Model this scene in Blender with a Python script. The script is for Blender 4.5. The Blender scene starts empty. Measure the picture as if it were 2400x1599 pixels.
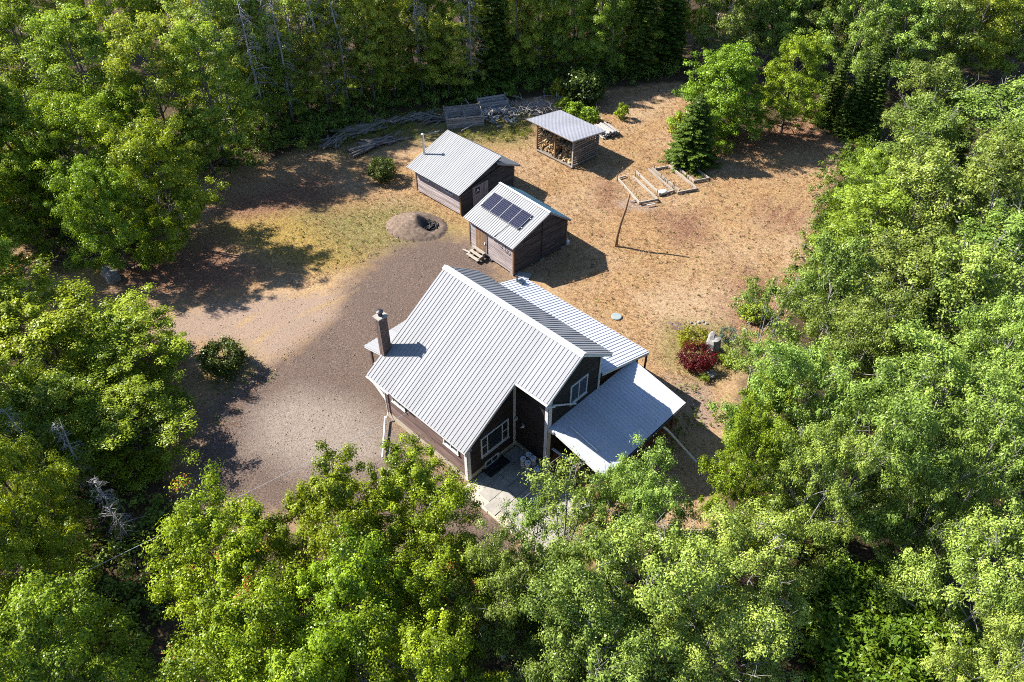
import bpy, math, random
import numpy as np
from mathutils import Vector, Matrix

# ------------------------------------------------------------------ camera, sky, sun, exposure
scene = bpy.context.scene
C = scene.collection
CAM_H, F_PX, PITCH = 33.0, 1749.46, 0.747914
cam_data = bpy.data.cameras.new('camera')
cam_data.sensor_width = 36.0
cam_data.lens = 36.0 * F_PX / 2400.0
cam_data.clip_start = 0.5
cam_data.clip_end = 3000.0
cam = bpy.data.objects.new('camera', cam_data)
cam.location = (0, 0, CAM_H)
cam.rotation_euler = (math.pi / 2 - PITCH, 0, 0)
C.objects.link(cam)
scene.camera = cam

SUN_AZ, SUN_EL = math.radians(162.0), math.radians(42.0)
sun_dir = Vector((math.cos(SUN_AZ) * math.cos(SUN_EL), math.sin(SUN_AZ) * math.cos(SUN_EL), math.sin(SUN_EL)))
world = bpy.data.worlds.new('World')
scene.world = world
world.use_nodes = True
wn = world.node_tree.nodes
bg = wn['Background']
sky = wn.new('ShaderNodeTexSky')
sky.sky_type = 'NISHITA'
sky.sun_disc = False
sky.sun_elevation = SUN_EL
sky.sun_rotation = math.atan2(sun_dir.x, sun_dir.y)
sky.dust_density = 0.3
sky.ozone_density = 4.0
world.node_tree.links.new(sky.outputs[0], bg.inputs[0])
bg.inputs[1].default_value = 0.088
sun_data = bpy.data.lights.new('sun', 'SUN')
sun_data.energy = 5.0
sun_data.angle = math.radians(0.53)
sun_data.color = (1.0, 0.955, 0.87)
sun = bpy.data.objects.new('sun', sun_data)
sun.rotation_euler = (-sun_dir).to_track_quat('-Z', 'Y').to_euler()
sun.location = (0, 0, 60)
C.objects.link(sun)
scene.view_settings.view_transform = 'Standard'
scene.view_settings.look = 'None'
scene.view_settings.exposure = 1.58
scene.view_settings.gamma = 1.0
scene.view_settings.use_curve_mapping = False
scene.render.engine = 'CYCLES'
scene.cycles.use_denoising = False
scene.cycles.filter_width = 1.0
scene.cycles.max_bounces = 4
scene.cycles.diffuse_bounces = 1
scene.cycles.transmission_bounces = 2
scene.cycles.glossy_bounces = 2
scene.cycles.use_adaptive_sampling = True
scene.cycles.adaptive_threshold = 0.012
scene.cycles.caustics_reflective = False
scene.cycles.caustics_refractive = False
scene.cycles.transparent_max_bounces = 4

random.seed(7)
RNG = np.random.default_rng(11)


def at(px, py, z=0.0):
    """ground-plane survey: the point at height z on the sight line of a photograph pixel"""
    cp, sp = math.cos(PITCH), math.sin(PITCH)
    a, b = (px - 1200.0) / F_PX, -(py - 799.5) / F_PX
    d = Vector((a, cp + b * sp, -sp + b * cp))
    t = (z - CAM_H) / d.z
    return Vector((d.x * t, d.y * t, z))


def depth_of(p):
    return p.y * math.cos(PITCH) + (CAM_H - p.z) * math.sin(PITCH)


# ------------------------------------------------------------------ materials
MATS = {}


def new_mat(name):
    m = bpy.data.materials.new(name)
    m.use_nodes = True
    nt = m.node_tree
    return m, nt, nt.nodes['Principled BSDF'], nt.nodes.new, nt.links.new


def ramp_set(r, stops):
    e = r.color_ramp.elements
    while len(e) > 1:
        e.remove(e[-1])
    e[0].position = stops[0][0]
    e[0].color = (*stops[0][1], 1)
    for p, c in stops[1:]:
        k = e.new(p)
        k.color = (*c, 1)


def mat_noise(name, stops, scale=(1, 1, 1), nscale=6.0, detail=6.0, rough=0.8, metallic=0.0, bump=0.0, bscale=None, obj_var=0.0, spec=0.3, distort=0.0):
    """colour from stretched noise, a little per-object variation, fine bump"""
    m, nt, bs, N, L = new_mat(name)
    tc = N('ShaderNodeTexCoord')
    mp = N('ShaderNodeMapping')
    mp.inputs['Scale'].default_value = scale
    L(tc.outputs['Object'], mp.inputs[0])
    oi = N('ShaderNodeObjectInfo')
    add = N('ShaderNodeVectorMath')
    add.operation = 'ADD'
    mul = N('ShaderNodeMath')
    mul.operation = 'MULTIPLY'
    mul.inputs[1].default_value = 37.0
    L(oi.outputs['Random'], mul.inputs[0])
    L(mp.outputs[0], add.inputs[0])
    L(mul.outputs[0], add.inputs[1])
    no = N('ShaderNodeTexNoise')
    no.inputs['Scale'].default_value = nscale
    no.inputs['Detail'].default_value = detail
    no.inputs['Roughness'].default_value = 0.65
    no.inputs['Distortion'].default_value = distort
    L(add.outputs[0], no.inputs['Vector'])
    r = N('ShaderNodeValToRGB')
    ramp_set(r, stops)
    L(no.outputs['Fac'], r.inputs[0])
    out = r.outputs[0]
    if obj_var:
        hsv = N('ShaderNodeHueSaturation')
        mr = N('ShaderNodeMapRange')
        mr.inputs['To Min'].default_value = 1 - obj_var
        mr.inputs['To Max'].default_value = 1 + obj_var
        L(oi.outputs['Random'], mr.inputs['Value'])
        L(mr.outputs[0], hsv.inputs['Value'])
        L(out, hsv.inputs['Color'])
        out = hsv.outputs[0]
    L(out, bs.inputs['Base Color'])
    bs.inputs['Roughness'].default_value = rough
    bs.inputs['Metallic'].default_value = metallic
    bs.inputs['Specular IOR Level'].default_value = spec
    if bump:
        n2 = N('ShaderNodeTexNoise')
        n2.inputs['Scale'].default_value = bscale or nscale * 3
        n2.inputs['Detail'].default_value = 5
        L(add.outputs[0], n2.inputs['Vector'])
        bp = N('ShaderNodeBump')
        bp.inputs['Strength'].default_value = bump
        bp.inputs['Distance'].default_value = 0.03
        L(n2.outputs['Fac'], bp.inputs['Height'])
        L(bp.outputs[0], bs.inputs['Normal'])
    MATS[name] = m
    return m


# weathered boards: local x runs along the board
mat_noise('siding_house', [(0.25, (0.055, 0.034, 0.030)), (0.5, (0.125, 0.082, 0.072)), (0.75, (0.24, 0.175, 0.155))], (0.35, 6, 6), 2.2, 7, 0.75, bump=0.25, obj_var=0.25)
mat_noise('siding_house_shaded', [(0.3, (0.012, 0.010, 0.011)), (0.6, (0.030, 0.024, 0.025)), (0.85, (0.065, 0.05, 0.048))], (0.35, 6, 6), 2.2, 7, 0.7, bump=0.25, obj_var=0.25)  # same house boards, shade put into the colour for the unlit walls
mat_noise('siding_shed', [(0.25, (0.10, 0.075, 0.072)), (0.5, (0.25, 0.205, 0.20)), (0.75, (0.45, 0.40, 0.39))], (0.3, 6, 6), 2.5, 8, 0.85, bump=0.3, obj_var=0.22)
mat_noise('siding_shed_shaded', [(0.3, (0.015, 0.012, 0.013)), (0.5, (0.050, 0.043, 0.042)), (0.75, (0.145, 0.125, 0.12))], (0.3, 6, 6), 2.0, 8, 0.85, bump=0.3, obj_var=0.3)  # shed boards again, darkened in colour to stand for shade on the front
mat_noise('wood_grey', [(0.25, (0.13, 0.115, 0.105)), (0.5, (0.28, 0.255, 0.235)), (0.8, (0.46, 0.43, 0.40))], (0.5, 5, 5), 3.0, 7, 0.85, bump=0.3, obj_var=0.3)
mat_noise('wood_pale', [(0.25, (0.15, 0.125, 0.10)), (0.5, (0.27, 0.235, 0.195)), (0.8, (0.36, 0.325, 0.285))], (0.5, 5, 5), 3.0, 7, 0.8, bump=0.25, obj_var=0.15)
mat_noise('wood_brown', [(0.25, (0.08, 0.045, 0.025)), (0.5, (0.17, 0.10, 0.055)), (0.8, (0.28, 0.18, 0.10))], (0.5, 5, 5), 3.0, 7, 0.8, bump=0.3, obj_var=0.2)
mat_noise('wood_rail', [(0.25, (0.10, 0.045, 0.03)), (0.5, (0.17, 0.08, 0.05)), (0.8, (0.25, 0.13, 0.09))], (0.5, 5, 5), 3.0, 7, 0.7, obj_var=0.15)
mat_noise('firewood', [(0.25, (0.20, 0.12, 0.06)), (0.5, (0.44, 0.30, 0.16)), (0.8, (0.62, 0.47, 0.29))], (1, 4, 4), 4.0, 6, 0.85, obj_var=0.35)
mat_noise('bark_dark', [(0.3, (0.035, 0.028, 0.022)), (0.6, (0.085, 0.07, 0.058)), (0.85, (0.16, 0.14, 0.12))], (3, 3, 0.7), 3.0, 7, 0.9, bump=0.4)
mat_noise('bark_grey', [(0.3, (0.06, 0.054, 0.048)), (0.55, (0.14, 0.128, 0.116)), (0.85, (0.25, 0.235, 0.22))], (3, 3, 0.7), 2.5, 7, 0.9, bump=0.3)
mat_noise('bark_pale', [(0.28, (0.06, 0.055, 0.048)), (0.45, (0.19, 0.178, 0.16)), (0.8, (0.33, 0.315, 0.29))], (1.2, 1.2, 1.8), 3.0, 6, 0.85, bump=0.2)
mat_noise('bark_aspen', [(0.28, (0.09, 0.08, 0.07)), (0.45, (0.33, 0.31, 0.28)), (0.8, (0.50, 0.48, 0.44))], (1.2, 1.2, 1.8), 3.0, 6, 0.85)
mat_noise('wood_weathered', [(0.25, (0.07, 0.055, 0.045)), (0.5, (0.165, 0.138, 0.115)), (0.8, (0.28, 0.25, 0.22))], (0.5, 5, 5), 3.0, 7, 0.85, bump=0.3, obj_var=0.35)
mat_noise('snag_wood', [(0.3, (0.16, 0.145, 0.14)), (0.6, (0.30, 0.28, 0.27)), (0.85, (0.44, 0.42, 0.41))], (2, 2, 0.7), 3.0, 6, 0.9)
mat_noise('concrete', [(0.3, (0.20, 0.185, 0.165)), (0.6, (0.28, 0.26, 0.23)), (0.85, (0.35, 0.33, 0.30))], (1, 1, 1), 2.5, 8, 0.9, bump=0.15, bscale=40, obj_var=0.10)
mat_noise('foundation', [(0.3, (0.32, 0.27, 0.21)), (0.6, (0.42, 0.36, 0.28)), (0.85, (0.50, 0.44, 0.36))], (1, 1, 1), 3.0, 8, 0.9, bump=0.15, bscale=40)
mat_noise('brick', [(0.3, (0.075, 0.045, 0.038)), (0.55, (0.135, 0.092, 0.078)), (0.8, (0.21, 0.16, 0.14))], (1, 1, 1), 9.0, 6, 0.9, bump=0.3, bscale=30, obj_var=0.25)
mat_noise('mortar', [(0.3, (0.14, 0.12, 0.11)), (0.7, (0.20, 0.18, 0.165))], (1, 1, 1), 8.0, 6, 0.95)
mat_noise('trim', [(0.3, (0.50, 0.50, 0.51)), (0.7, (0.62, 0.62, 0.62))], (1, 1, 1), 3.0, 6, 0.5)
mat_noise('plastic_white', [(0.3, (0.66, 0.66, 0.68)), (0.7, (0.76, 0.76, 0.78))], (1, 1, 1), 5.0, 4, 0.4, spec=0.5)
mat_noise('plastic_lid', [(0.3, (0.55, 0.57, 0.63)), (0.7, (0.64, 0.66, 0.72))], (1, 1, 1), 12.0, 4, 0.45, spec=0.5)
mat_noise('black_plastic', [(0.3, (0.010, 0.010, 0.011)), (0.7, (0.02, 0.02, 0.022))], (1, 1, 1), 5.0, 4, 0.5, spec=0.5)
mat_noise('dark_metal', [(0.3, (0.03, 0.03, 0.033)), (0.7, (0.06, 0.06, 0.065))], (1, 1, 1), 5.0, 4, 0.45, metallic=0.6)
mat_noise('panel_alloy', [(0.3, (0.20, 0.20, 0.205)), (0.7, (0.28, 0.28, 0.285))], (1, 1, 1), 5.0, 4, 0.5)
mat_noise('steel', [(0.3, (0.42, 0.41, 0.40)), (0.7, (0.58, 0.57, 0.56))], (1, 1, 1), 5.0, 4, 0.35, metallic=0.8)
mat_noise('rock', [(0.3, (0.10, 0.095, 0.09)), (0.55, (0.22, 0.21, 0.20)), (0.8, (0.42, 0.41, 0.39))], (1, 1, 1), 2.2, 8, 0.9, bump=0.6, bscale=7)
mat_noise('gravel_mound', [(0.3, (0.062, 0.042, 0.030)), (0.52, (0.135, 0.095, 0.070)), (0.75, (0.22, 0.165, 0.125))], (1, 1, 1), 5.0, 9, 0.95, bump=0.6, bscale=14)
mat_noise('charcoal', [(0.3, (0.012, 0.011, 0.011)), (0.6, (0.05, 0.045, 0.042)), (0.85, (0.16, 0.15, 0.14))], (1, 1, 1), 5.0, 9, 0.95, bump=0.6, bscale=12)
mat_noise('septic', [(0.3, (0.17, 0.20, 0.20)), (0.7, (0.23, 0.26, 0.26))], (1, 1, 1), 4.0, 5, 0.7)
mat_noise('loose_stone', [(0.3, (0.09, 0.073, 0.063)), (0.5, (0.18, 0.15, 0.13)), (0.7, (0.30, 0.26, 0.23))], (1, 1, 1), 1.7, 3, 0.9)
mat_noise('wire', [(0.3, (0.3, 0.3, 0.3)), (0.7, (0.42, 0.42, 0.42))], (1, 1, 1), 4.0, 3, 0.5)
mat_noise('sign_black', [(0.3, (0.010, 0.010, 0.010)), (0.7, (0.016, 0.016, 0.016))], (1, 1, 1), 4.0, 3, 0.6)
mat_noise('sack', [(0.3, (0.5, 0.49, 0.46)), (0.7, (0.66, 0.65, 0.62))], (1, 1, 1), 5.0, 5, 0.8, bump=0.3)
mat_noise('soil', [(0.3, (0.13, 0.08, 0.05)), (0.55, (0.24, 0.16, 0.09)), (0.8, (0.30, 0.25, 0.12))], (1, 1, 1), 6.0, 8, 0.95, bump=0.5, bscale=20)


def mat_roof(name, base, rough=0.38, metallic=0.55, dirt=(0.5, 0.49, 0.46), dirt_amt=0.25):
    m, nt, bs, N, L = new_mat(name)
    tc = N('ShaderNodeTexCoord')
    no = N('ShaderNodeTexNoise')
    no.inputs['Scale'].default_value = 0.9
    no.inputs['Detail'].default_value = 8
    no.inputs['Roughness'].default_value = 0.7
    L(tc.outputs['Object'], no.inputs['Vector'])
    r = N('ShaderNodeValToRGB')
    mid = tuple(b * (1 - dirt_amt) + d * dirt_amt for b, d in zip(base, dirt))
    ramp_set(r, [(0.3, mid), (0.55, base), (0.8, tuple(min(1, b * 1.06) for b in base))])
    L(no.outputs['Fac'], r.inputs[0])
    oi = N('ShaderNodeObjectInfo')
    hsv = N('ShaderNodeHueSaturation')
    mr = N('ShaderNodeMapRange')
    mr.inputs['To Min'].default_value = 0.91
    mr.inputs['To Max'].default_value = 1.05
    L(oi.outputs['Random'], mr.inputs['Value'])
    L(mr.outputs[0], hsv.inputs['Value'])
    L(r.outputs[0], hsv.inputs['Color'])
    L(hsv.outputs[0], bs.inputs['Base Color'])
    bs.inputs['Metallic'].default_value = metallic
    bs.inputs['Specular IOR Level'].default_value = 0.22
    rr = N('ShaderNodeMapRange')
    rr.inputs['To Min'].default_value = rough - 0.06
    rr.inputs['To Max'].default_value = rough + 0.10
    L(no.outputs['Fac'], rr.inputs['Value'])
    L(rr.outputs[0], bs.inputs['Roughness'])
    MATS[name] = m


mat_roof('roof_house', (0.215, 0.215, 0.225), 0.62, 0.0, (0.165, 0.165, 0.17), 0.4)
mat_roof('roof_porch', (0.40, 0.415, 0.47), 0.55, 0.0, (0.34, 0.345, 0.37), 0.4)
mat_roof('roof_shed', (0.245, 0.245, 0.248), 0.6, 0.0, (0.20, 0.20, 0.198), 0.4)
mat_roof('roof_teal', (0.17, 0.31, 0.37), 0.55, 0.0, (0.17, 0.25, 0.28))
mat_roof('roof_galv', (0.30, 0.30, 0.33), 0.6, 0.0, (0.22, 0.215, 0.21), 0.5)


def mat_glass():
    m, nt, bs, N, L = new_mat('glass')
    bs.inputs['Base Color'].default_value = (0.02, 0.03, 0.04, 1)
    bs.inputs['Roughness'].default_value = 0.04
    bs.inputs['Specular IOR Level'].default_value = 0.9
    no = N('ShaderNodeTexNoise')
    no.inputs['Scale'].default_value = 0.8
    bp = N('ShaderNodeBump')
    bp.inputs['Strength'].default_value = 0.05
    L(no.outputs['Fac'], bp.inputs['Height'])
    L(bp.outputs[0], bs.inputs['Normal'])
    MATS['glass'] = m


mat_glass()


def mat_cells():
    """photovoltaic cells: fine pale grid printed under the panel glass; object xy in metres"""
    m, nt, bs, N, L = new_mat('solar_cells')
    tc = N('ShaderNodeTexCoord')
    br = N('ShaderNodeTexBrick')
    br.offset = 0.0
    br.inputs['Color1'].default_value = (0.008, 0.007, 0.018, 1)
    br.inputs['Color2'].default_value = (0.012, 0.010, 0.024, 1)
    br.inputs['Mortar'].default_value = (0.065, 0.065, 0.085, 1)
    br.inputs['Scale'].default_value = 1.0
    br.inputs['Mortar Size'].default_value = 0.011
    br.inputs['Brick Width'].default_value = 0.16
    br.inputs['Row Height'].default_value = 0.16
    L(tc.outputs['Object'], br.inputs['Vector'])
    L(br.outputs['Color'], bs.inputs['Base Color'])
    bs.inputs['Roughness'].default_value = 0.12
    bs.inputs['Specular IOR Level'].default_value = 0.5
    MATS['solar_cells'] = m


mat_cells()


def mat_leaf(name, dark, light, accent=None, accent_at=0.97, trans=0.27, gloss=0.018, vary=0.22, hue=0.018):
    """leaf: diffuse + translucent + a little sheen; tint runs per leaf, hue drifts per plant"""
    m = bpy.data.materials.new(name)
    m.use_nodes = True
    nt = m.node_tree
    nt.nodes.clear()
    N, L = nt.nodes.new, nt.links.new
    out = N('ShaderNodeOutputMaterial')
    a = N('ShaderNodeAttribute')
    a.attribute_name = 'tint'
    r = N('ShaderNodeValToRGB')
    stops = [(0.0, dark), (0.75, light)]
    if accent:
        stops += [(accent_at - 0.02, light), (accent_at, accent)]
    ramp_set(r, stops)
    L(a.outputs['Fac'], r.inputs[0])
    oi = N('ShaderNodeObjectInfo')
    hsv = N('ShaderNodeHueSaturation')
    m1 = N('ShaderNodeMapRange')
    m1.inputs['To Min'].default_value = 1 - vary
    m1.inputs['To Max'].default_value = 1 + vary
    L(oi.outputs['Random'], m1.inputs['Value'])
    L(m1.outputs[0], hsv.inputs['Value'])
    m2 = N('ShaderNodeMath')
    m2.operation = 'MULTIPLY'
    m2.inputs[1].default_value = 7.13
    L(oi.outputs['Random'], m2.inputs[0])
    m3 = N('ShaderNodeMath')
    m3.operation = 'FRACT'
    L(m2.outputs[0], m3.inputs[0])
    m4 = N('ShaderNodeMapRange')
    m4.inputs['To Min'].default_value = 0.5 - hue
    m4.inputs['To Max'].default_value = 0.5 + hue
    L(m3.outputs[0], m4.inputs['Value'])
    L(m4.outputs[0], hsv.inputs['Hue'])
    L(r.outputs[0], hsv.inputs['Color'])
    d = N('ShaderNodeBsdfDiffuse')
    t = N('ShaderNodeBsdfTranslucent')
    g = N('ShaderNodeBsdfGlossy')
    g.inputs['Roughness'].default_value = 0.38
    g.inputs['Color'].default_value = (0.85, 0.95, 0.75, 1)
    L(hsv.outputs[0], d.inputs['Color'])
    h2 = N('ShaderNodeHueSaturation')
    h2.inputs['Hue'].default_value = 0.485
    h2.inputs['Saturation'].default_value = 1.1
    h2.inputs['Value'].default_value = 1.25
    L(hsv.outputs[0], h2.inputs['Color'])
    L(h2.outputs[0], t.inputs['Color'])
    x = N('ShaderNodeMixShader')
    x.inputs[0].default_value = trans
    L(d.outputs[0], x.inputs[1])
    L(t.outputs[0], x.inputs[2])
    y = N('ShaderNodeMixShader')
    y.inputs[0].default_value = gloss
    L(x.outputs[0], y.inputs[1])
    L(g.outputs[0], y.inputs[2])
    L(y.outputs[0], out.inputs['Surface'])
    MATS[name] = m


mat_leaf('leaf_maple', (0.042, 0.075, 0.004), (0.265, 0.345, 0.016), (0.36, 0.15, 0.03), 0.985)
mat_leaf('leaf_round', (0.040, 0.082, 0.007), (0.230, 0.335, 0.028))
mat_leaf('leaf_green', (0.036, 0.068, 0.005), (0.235, 0.330, 0.022))
mat_leaf('leaf_left', (0.034, 0.068, 0.005), (0.250, 0.345, 0.022))
mat_leaf('leaf_far', (0.055, 0.092, 0.011), (0.370, 0.450, 0.058), trans=0.42)
mat_leaf('leaf_pale', (0.050, 0.090, 0.012), (0.285, 0.375, 0.070), vary=0.26, hue=0.016)
mat_leaf('leaf_aspen', (0.045, 0.082, 0.010), (0.360, 0.440, 0.085), trans=0.5)
mat_leaf('leaf_bush', (0.018, 0.036, 0.007), (0.080, 0.116, 0.019), vary=0.08)
mat_leaf('leaf_red', (0.036, 0.004, 0.006), (0.120, 0.011, 0.016), vary=0.05, hue=0.005)
mat_leaf('leaf_yellow', (0.104, 0.120, 0.008), (0.320, 0.320, 0.024), vary=0.05)
mat_leaf('leaf_bluegreen', (0.032, 0.056, 0.036), (0.112, 0.160, 0.104), vary=0.05)
mat_leaf('leaf_brown', (0.072, 0.040, 0.016), (0.192, 0.112, 0.048), vary=0.08)
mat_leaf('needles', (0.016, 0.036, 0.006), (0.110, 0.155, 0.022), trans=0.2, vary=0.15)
mat_leaf('undergrowth_leaf', (0.032, 0.060, 0.008), (0.165, 0.225, 0.030), (0.30, 0.20, 0.03), 0.97)
mat_leaf('fern_leaf', (0.064, 0.112, 0.008), (0.176, 0.256, 0.020), (0.42, 0.36, 0.03), 0.97)
mat_leaf('grass_blade', (0.060, 0.080, 0.010), (0.200, 0.224, 0.040), vary=0.05)
mat_leaf('dry_blade', (0.15, 0.075, 0.035), (0.42, 0.28, 0.15), vary=0.05, trans=0.2)


def mat_ground():
    m, nt, bs, N, L = new_mat('ground')
    tc = N('ShaderNodeTexCoord')

    def noise(scale, detail=6, rough=0.6, distort=0.0):
        n = N('ShaderNodeTexNoise')
        n.inputs['Scale'].default_value = scale
        n.inputs['Detail'].default_value = detail
        n.inputs['Roughness'].default_value = rough
        n.inputs['Distortion'].default_value = distort
        L(tc.outputs['Object'], n.inputs['Vector'])
        return n.outputs['Fac']

    def ramp(fac, stops):
        r = N('ShaderNodeValToRGB')
        ramp_set(r, stops)
        L(fac, r.inputs[0])
        return r.outputs[0]

    def attr(name):
        a = N('ShaderNodeAttribute')
        a.attribute_name = name
        return a.outputs['Fac']

    def mix(fac, a, b):
        x = N('ShaderNodeMix')
        x.data_type = 'RGBA'
        L(fac, x.inputs['Factor'])
        L(a, x.inputs['A'])
        L(b, x.inputs['B'])
        return x.outputs['Result']

    def edge(name, noise_fac, soft=0.25):
        """zone weight broken up by noise so borders fray"""
        s = N('ShaderNodeMath')
        s.operation = 'ADD'
        L(attr(name), s.inputs[0])
        L(noise_fac, s.inputs[1])
        r = N('ShaderNodeMapRange')
        r.inputs['From Min'].default_value = 1.0 - soft
        r.inputs['From Max'].default_value = 1.0 + soft
        L(s.outputs[0], r.inputs['Value'])
        return r.outputs[0]

    n_big, n_mid = noise(0.35, 5), noise(2.2, 6, 0.65)
    n_fine, n_grit = noise(7.0, 7, 0.75, 0.8), noise(13.0, 6, 0.8)
    n_brk = noise(1.3, 8, 0.7)
    n_huge, n_pat, n_spk = noise(0.16, 4, 0.6), noise(0.75, 8, 0.75, 0.5), noise(3.2, 8, 0.8, 0.4)
    dry = mix(n_mid, ramp(n_fine, [(0.34, (0.068, 0.033, 0.013)), (0.45, (0.192, 0.105, 0.044)), (0.55, (0.256, 0.147, 0.067)), (0.68, (0.336, 0.218, 0.109))]),
              ramp(n_fine, [(0.34, (0.080, 0.042, 0.021)), (0.45, (0.216, 0.124, 0.060)), (0.55, (0.288, 0.174, 0.091)), (0.68, (0.368, 0.248, 0.141))]))
    pale = ramp(n_fine, [(0.34, (0.176, 0.109, 0.058)), (0.5, (0.312, 0.214, 0.127)), (0.68, (0.384, 0.287, 0.182))])
    litter = ramp(n_fine, [(0.34, (0.040, 0.016, 0.010)), (0.5, (0.160, 0.080, 0.048)), (0.68, (0.264, 0.152, 0.096))])
    green = ramp(n_fine, [(0.34, (0.040, 0.038, 0.010)), (0.5, (0.150, 0.128, 0.042)), (0.68, (0.26, 0.21, 0.085))])
    yellow = ramp(n_fine, [(0.34, (0.096, 0.060, 0.013)), (0.5, (0.240, 0.164, 0.040)), (0.68, (0.336, 0.248, 0.080))])
    gravel = mix(n_spk, ramp(n_grit, [(0.36, (0.030, 0.019, 0.014)), (0.5, (0.086, 0.058, 0.045)), (0.66, (0.165, 0.118, 0.094))]), ramp(n_grit, [(0.36, (0.048, 0.032, 0.024)), (0.5, (0.115, 0.081, 0.064)), (0.66, (0.205, 0.152, 0.124))]))
    lgravel = ramp(n_grit, [(0.36, (0.105, 0.080, 0.064)), (0.5, (0.198, 0.158, 0.128)), (0.66, (0.285, 0.237, 0.198))])
    sand = ramp(n_grit, [(0.34, (0.151, 0.100, 0.072)), (0.5, (0.227, 0.160, 0.118)), (0.68, (0.294, 0.216, 0.162))])
    forest = ramp(n_fine, [(0.34, (0.016, 0.011, 0.006)), (0.5, (0.052, 0.034, 0.018)), (0.68, (0.112, 0.076, 0.040))])
    straw0 = ramp(n_fine, [(0.34, (0.105, 0.056, 0.021)), (0.5, (0.27, 0.165, 0.075)), (0.68, (0.40, 0.27, 0.135))])
    brown0 = ramp(n_fine, [(0.34, (0.055, 0.028, 0.013)), (0.5, (0.165, 0.096, 0.050)), (0.68, (0.27, 0.17, 0.095))])
    olive0 = ramp(n_fine, [(0.34, (0.050, 0.045, 0.012)), (0.5, (0.165, 0.135, 0.050)), (0.68, (0.27, 0.22, 0.10))])
    col = mix(ramp(n_pat, [(0.40, (0, 0, 0)), (0.52, (0.9, 0.9, 0.9))]), dry, straw0)
    col = mix(ramp(n_huge, [(0.42, (0, 0, 0)), (0.62, (0.75, 0.75, 0.75))]), col, pale)
    col = mix(ramp(n_spk, [(0.34, (0.85, 0.85, 0.85)), (0.46, (0, 0, 0))]), col, brown0)
    col = mix(ramp(n_spk, [(0.60, (0, 0, 0)), (0.70, (0.7, 0.7, 0.7))]), col, olive0)
    col = mix(edge('pale', n_brk), col, pale)
    col = mix(edge('litter', n_spk, 0.5), col, litter)
    col = mix(edge('yellow', n_spk, 0.4), col, yellow)
    col = mix(edge('green', n_spk, 0.5), col, green)
    col = mix(edge('gravel', n_brk, 0.32), col, gravel)
    col = mix(edge('sand', n_brk, 0.3), col, sand)
    col = mix(edge('lgravel', n_spk, 0.45), col, lgravel)
    col = mix(edge('forest', n_brk, 0.25), col, forest)
    straw = ramp(n_fine, [(0.34, (0.104, 0.060, 0.022)), (0.5, (0.272, 0.180, 0.084)), (0.68, (0.384, 0.276, 0.144))])
    col = mix(edge('rut', n_brk, 0.3), col, straw)
    L(col, bs.inputs['Base Color'])
    bs.inputs['Roughness'].default_value = 0.95
    bs.inputs['Specular IOR Level'].default_value = 0.15
    s = N('ShaderNodeMath')
    s.operation = 'ADD'
    L(n_fine, s.inputs[0])
    L(n_grit, s.inputs[1])
    bp = N('ShaderNodeBump')
    bp.inputs['Strength'].default_value = 0.6
    bp.inputs['Distance'].default_value = 0.07
    L(s.outputs[0], bp.inputs['Height'])
    L(bp.outputs[0], bs.inputs['Normal'])
    MATS['ground'] = m


mat_ground()


# ------------------------------------------------------------------ mesh helpers
def fast_mesh(name, verts, quads, tint=None, smooth=False):
    """verts (n,3), quads (m,4) numpy arrays to a mesh"""
    me = bpy.data.meshes.new(name)
    n, m = len(verts), len(quads)
    me.vertices.add(n)
    me.vertices.foreach_set('co', np.ascontiguousarray(verts, np.float32).ravel())
    k = quads.shape[1]
    me.loops.add(m * k)
    me.loops.foreach_set('vertex_index', np.ascontiguousarray(quads, np.int32).ravel())
    me.polygons.add(m)
    me.polygons.foreach_set('loop_start', np.arange(0, m * k, k, dtype=np.int32))
    me.polygons.foreach_set('loop_total', np.full(m, k, np.int32))
    if smooth:
        me.polygons.foreach_set('use_smooth', np.ones(m, bool))
    if tint is not None:
        a = me.attributes.new('tint', 'FLOAT', 'POINT')
        a.data.foreach_set('value', np.ascontiguousarray(tint, np.float32))
    me.update(calc_edges=True)
    return me


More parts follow.
